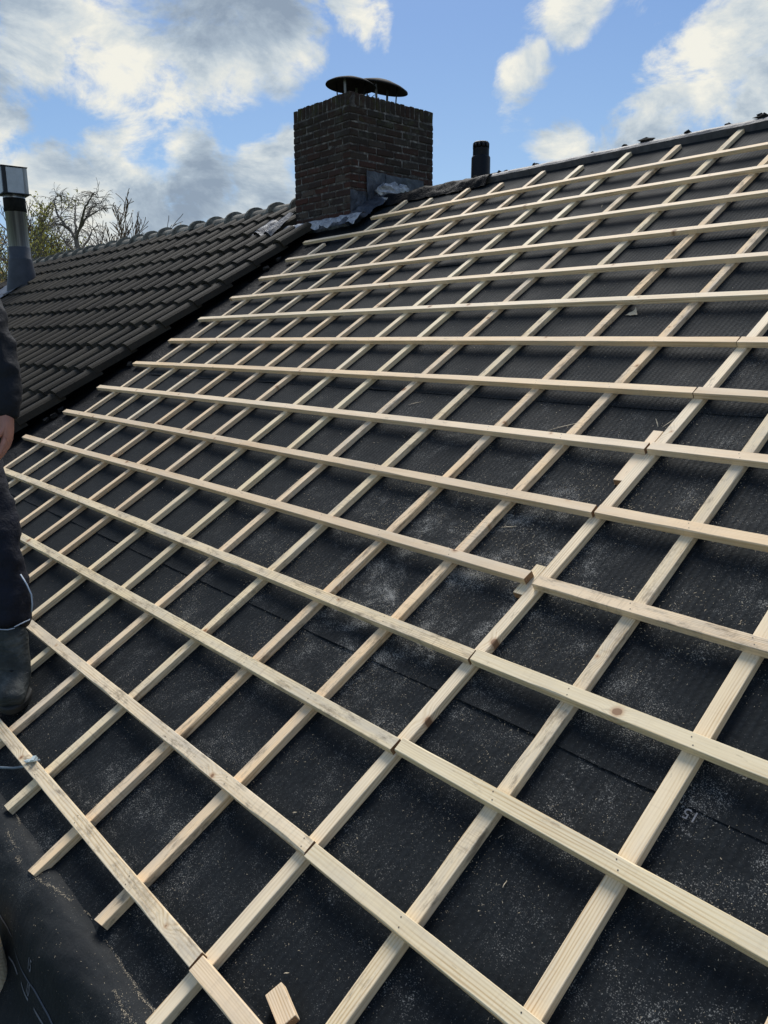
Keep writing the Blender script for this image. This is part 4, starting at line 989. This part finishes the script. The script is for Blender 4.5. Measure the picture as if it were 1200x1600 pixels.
# face details
fd = V((.80, -.55, -.15)).normalized(); sdv = fd.cross(V((0, 0, 1))).normalized()
for s_ in (-1, 1):
    q = MB(); q.lathe([(.001, .012), (.008, .009), (.012, 0), (.008, -.009), (.001, -.012)], hed+fd*.082+sdv*.03*s_+V((0, 0, .03)), 10)
    q.build('eye', M_white, man, smooth=True)
q = MB(); q.tube([hed+fd*.080+V((0, 0, .035)), hed+fd*.100+V((0, 0, .0)), hed+fd*.088+V((0, 0, -.012))], [.008, .014, .010], 8); q.build('nose', M_skin, man, smooth=True)
for s_ in (-1, 1):
    q = MB(); q.lathe([(.001, .006), (.018, .004), (.026, 0), (.018, -.006), (.001, -.006)], hed+sdv*.080*s_, 12, sdv.to_track_quat('Z', 'Y').to_matrix())
    q.build('ear', M_skin, man, smooth=True)
q = MB(); q.tube([hed+fd*.084+sdv*.022-V((0, 0, .042)), hed+fd*.092-V((0, 0, .042)), hed+fd*.084-sdv*.022-V((0, 0, .042))], .005, 6); q.build('mouth', M_rust, man, smooth=True)
q = MB(); q.lathe([(.088, .0), (.096, .04), (.088, .09), (.06, .13), (.001, .15)], hed-fd*.014+V((0, 0, .02)), 20); q.build('hair', M_hair, man, smooth=True)
JJ = [(pel+V((0, 0, .02)), (.165, .125)), (bel, (.165, .125)), (che, (.185, .135)), (nek-V((0, 0, .05)), .085), (s1, .083), (s1.lerp(e1, .5)+V((.01, 0, 0)), .070), (e1+V((.012, .0, 0)), .064), (e1.lerp(w1, .55), .053), (w1-pd*.035, .043), (w1-pd*.002, .036),
      (s2, .083), (e2, .060), (w2-(w2-e2).normalized()*.01, .040)]
skin('jacket', JJ, [(0, 1), (1, 2), (2, 3), (2, 4), (4, 5), (5, 6), (6, 7), (7, 8), (8, 9), (2, 10), (10, 11), (11, 12)], M_jacket, man, 3, .034)
TT = [(pel, (.150, .12)), (h1, .112), (h1.lerp(k1_, .5), .098), (k1_, .080), (k1_.lerp(a1_, .35)+V((.004, 0, 0)), .082), (k1_.lerp(a1_, .58)+V((.006, 0, 0)), .090), (V((-1.690, .064, .30)), .064),
      (h2, .112), (k2_, .085), (k2_.lerp(a2_, .5), .085), (a2_+V((0, 0, .2)), .062)]
skin('trousers', TT, [(0, 1), (1, 2), (2, 3), (3, 4), (4, 5), (5, 6), (0, 7), (7, 8), (8, 9), (9, 10)], M_trouser, man, 3, .036)
q = MB(); hc = V((-1.694, .062, .335)); q.tube([hc + V((math.cos(t_*.3142)*.073, math.sin(t_*.3142)*.073, .006*math.sin(t_*.9))) for t_ in range(21)], .0022, 5, cap=False); q.build('hem_piping', M_pipe, man, smooth=True)
side_ = V((.70, .70, 0)).normalized()
pp = [V((-1.700, .075, .52)) + side_*.066, V((-1.680, .07, .49)) + side_*.084, V((-1.660, .068, .455)) + side_*.094, V((-1.654, .066, .42)) + side_*.094, V((-1.652, .066, .39))+side_*.088]
q = MB(); q.tube([p + V((.008, -.012, 0)) for p in pp], .0028, 6); q.build('piping', M_pipe, man, smooth=True)
for (a_, b_) in ((a1_, 0), (a2_, 1)):
    z0 = .062 if not b_ else -.0; z0 = a_.z - .075
    sp = toe1
    BJ = [(V((a_.x, a_.y, z0+.27)) - V((.012, 0, 0))*1, .060), (V((a_.x, a_.y, z0+.19)), .058), (V((a_.x, a_.y, z0+.10)), (.054, .058)), (V((a_.x, a_.y, z0+.042)) - sp*.035, (.045, .042)), (V((a_.x, a_.y, z0+.052)) + sp*.07, (.054, .050)), (V((a_.x, a_.y, z0+.042)) + sp*.150, (.054, .040)), (V((a_.x, a_.y, z0+.034)) + sp*.190, (.042, .030))]
    bt = skin('boot', BJ, [(0, 1), (1, 2), (2, 3), (2, 4), (4, 5), (5, 6)], M_boot, man, 3, .014)
    out = []
    side2 = sp.cross(V((0, 0, 1)))
    for k in range(28):
        t = 2*math.pi*k/28; lx = .145*math.cos(t)+.058; wy = .053*math.sin(t)*(1.10 if lx > .05 else .88); out.append(V((a_.x, a_.y, 0)) + sp*lx + side2*wy)
    q = MB(); vs = []
    for zz, sc in ((z0-.004, .96), (z0+.018, 1.0), (z0+.024, .97)): vs += [V(((p.x-a_.x)*sc+a_.x, (p.y-a_.y)*sc+a_.y, zz)) for p in out]
    q.mesh(vs, [(i*28+k, i*28+(k+1) % 28, (i+1)*28+(k+1) % 28, (i+1)*28+k) for i in range(2) for k in range(28)] + [tuple(range(28))[::-1], tuple(56+k for k in range(28))]); q.build('sole', M_sole, bt, smooth=False)
    q = MB()
    for k in range(4):
        c = V((a_.x, a_.y, z0+.088+.022*k)) + sp*(.085-.012*k); q.tube([c-side2*.026, c+sp*.012+V((0, 0, .006)), c+side2*.026+V((0, 0, .008))], .0028, 6)
    q.build('laces', M_black, bt, smooth=True)
man.location = man.location + right*.045 + Vector((0, 0, .012))
print('objects', len(bpy.data.objects))
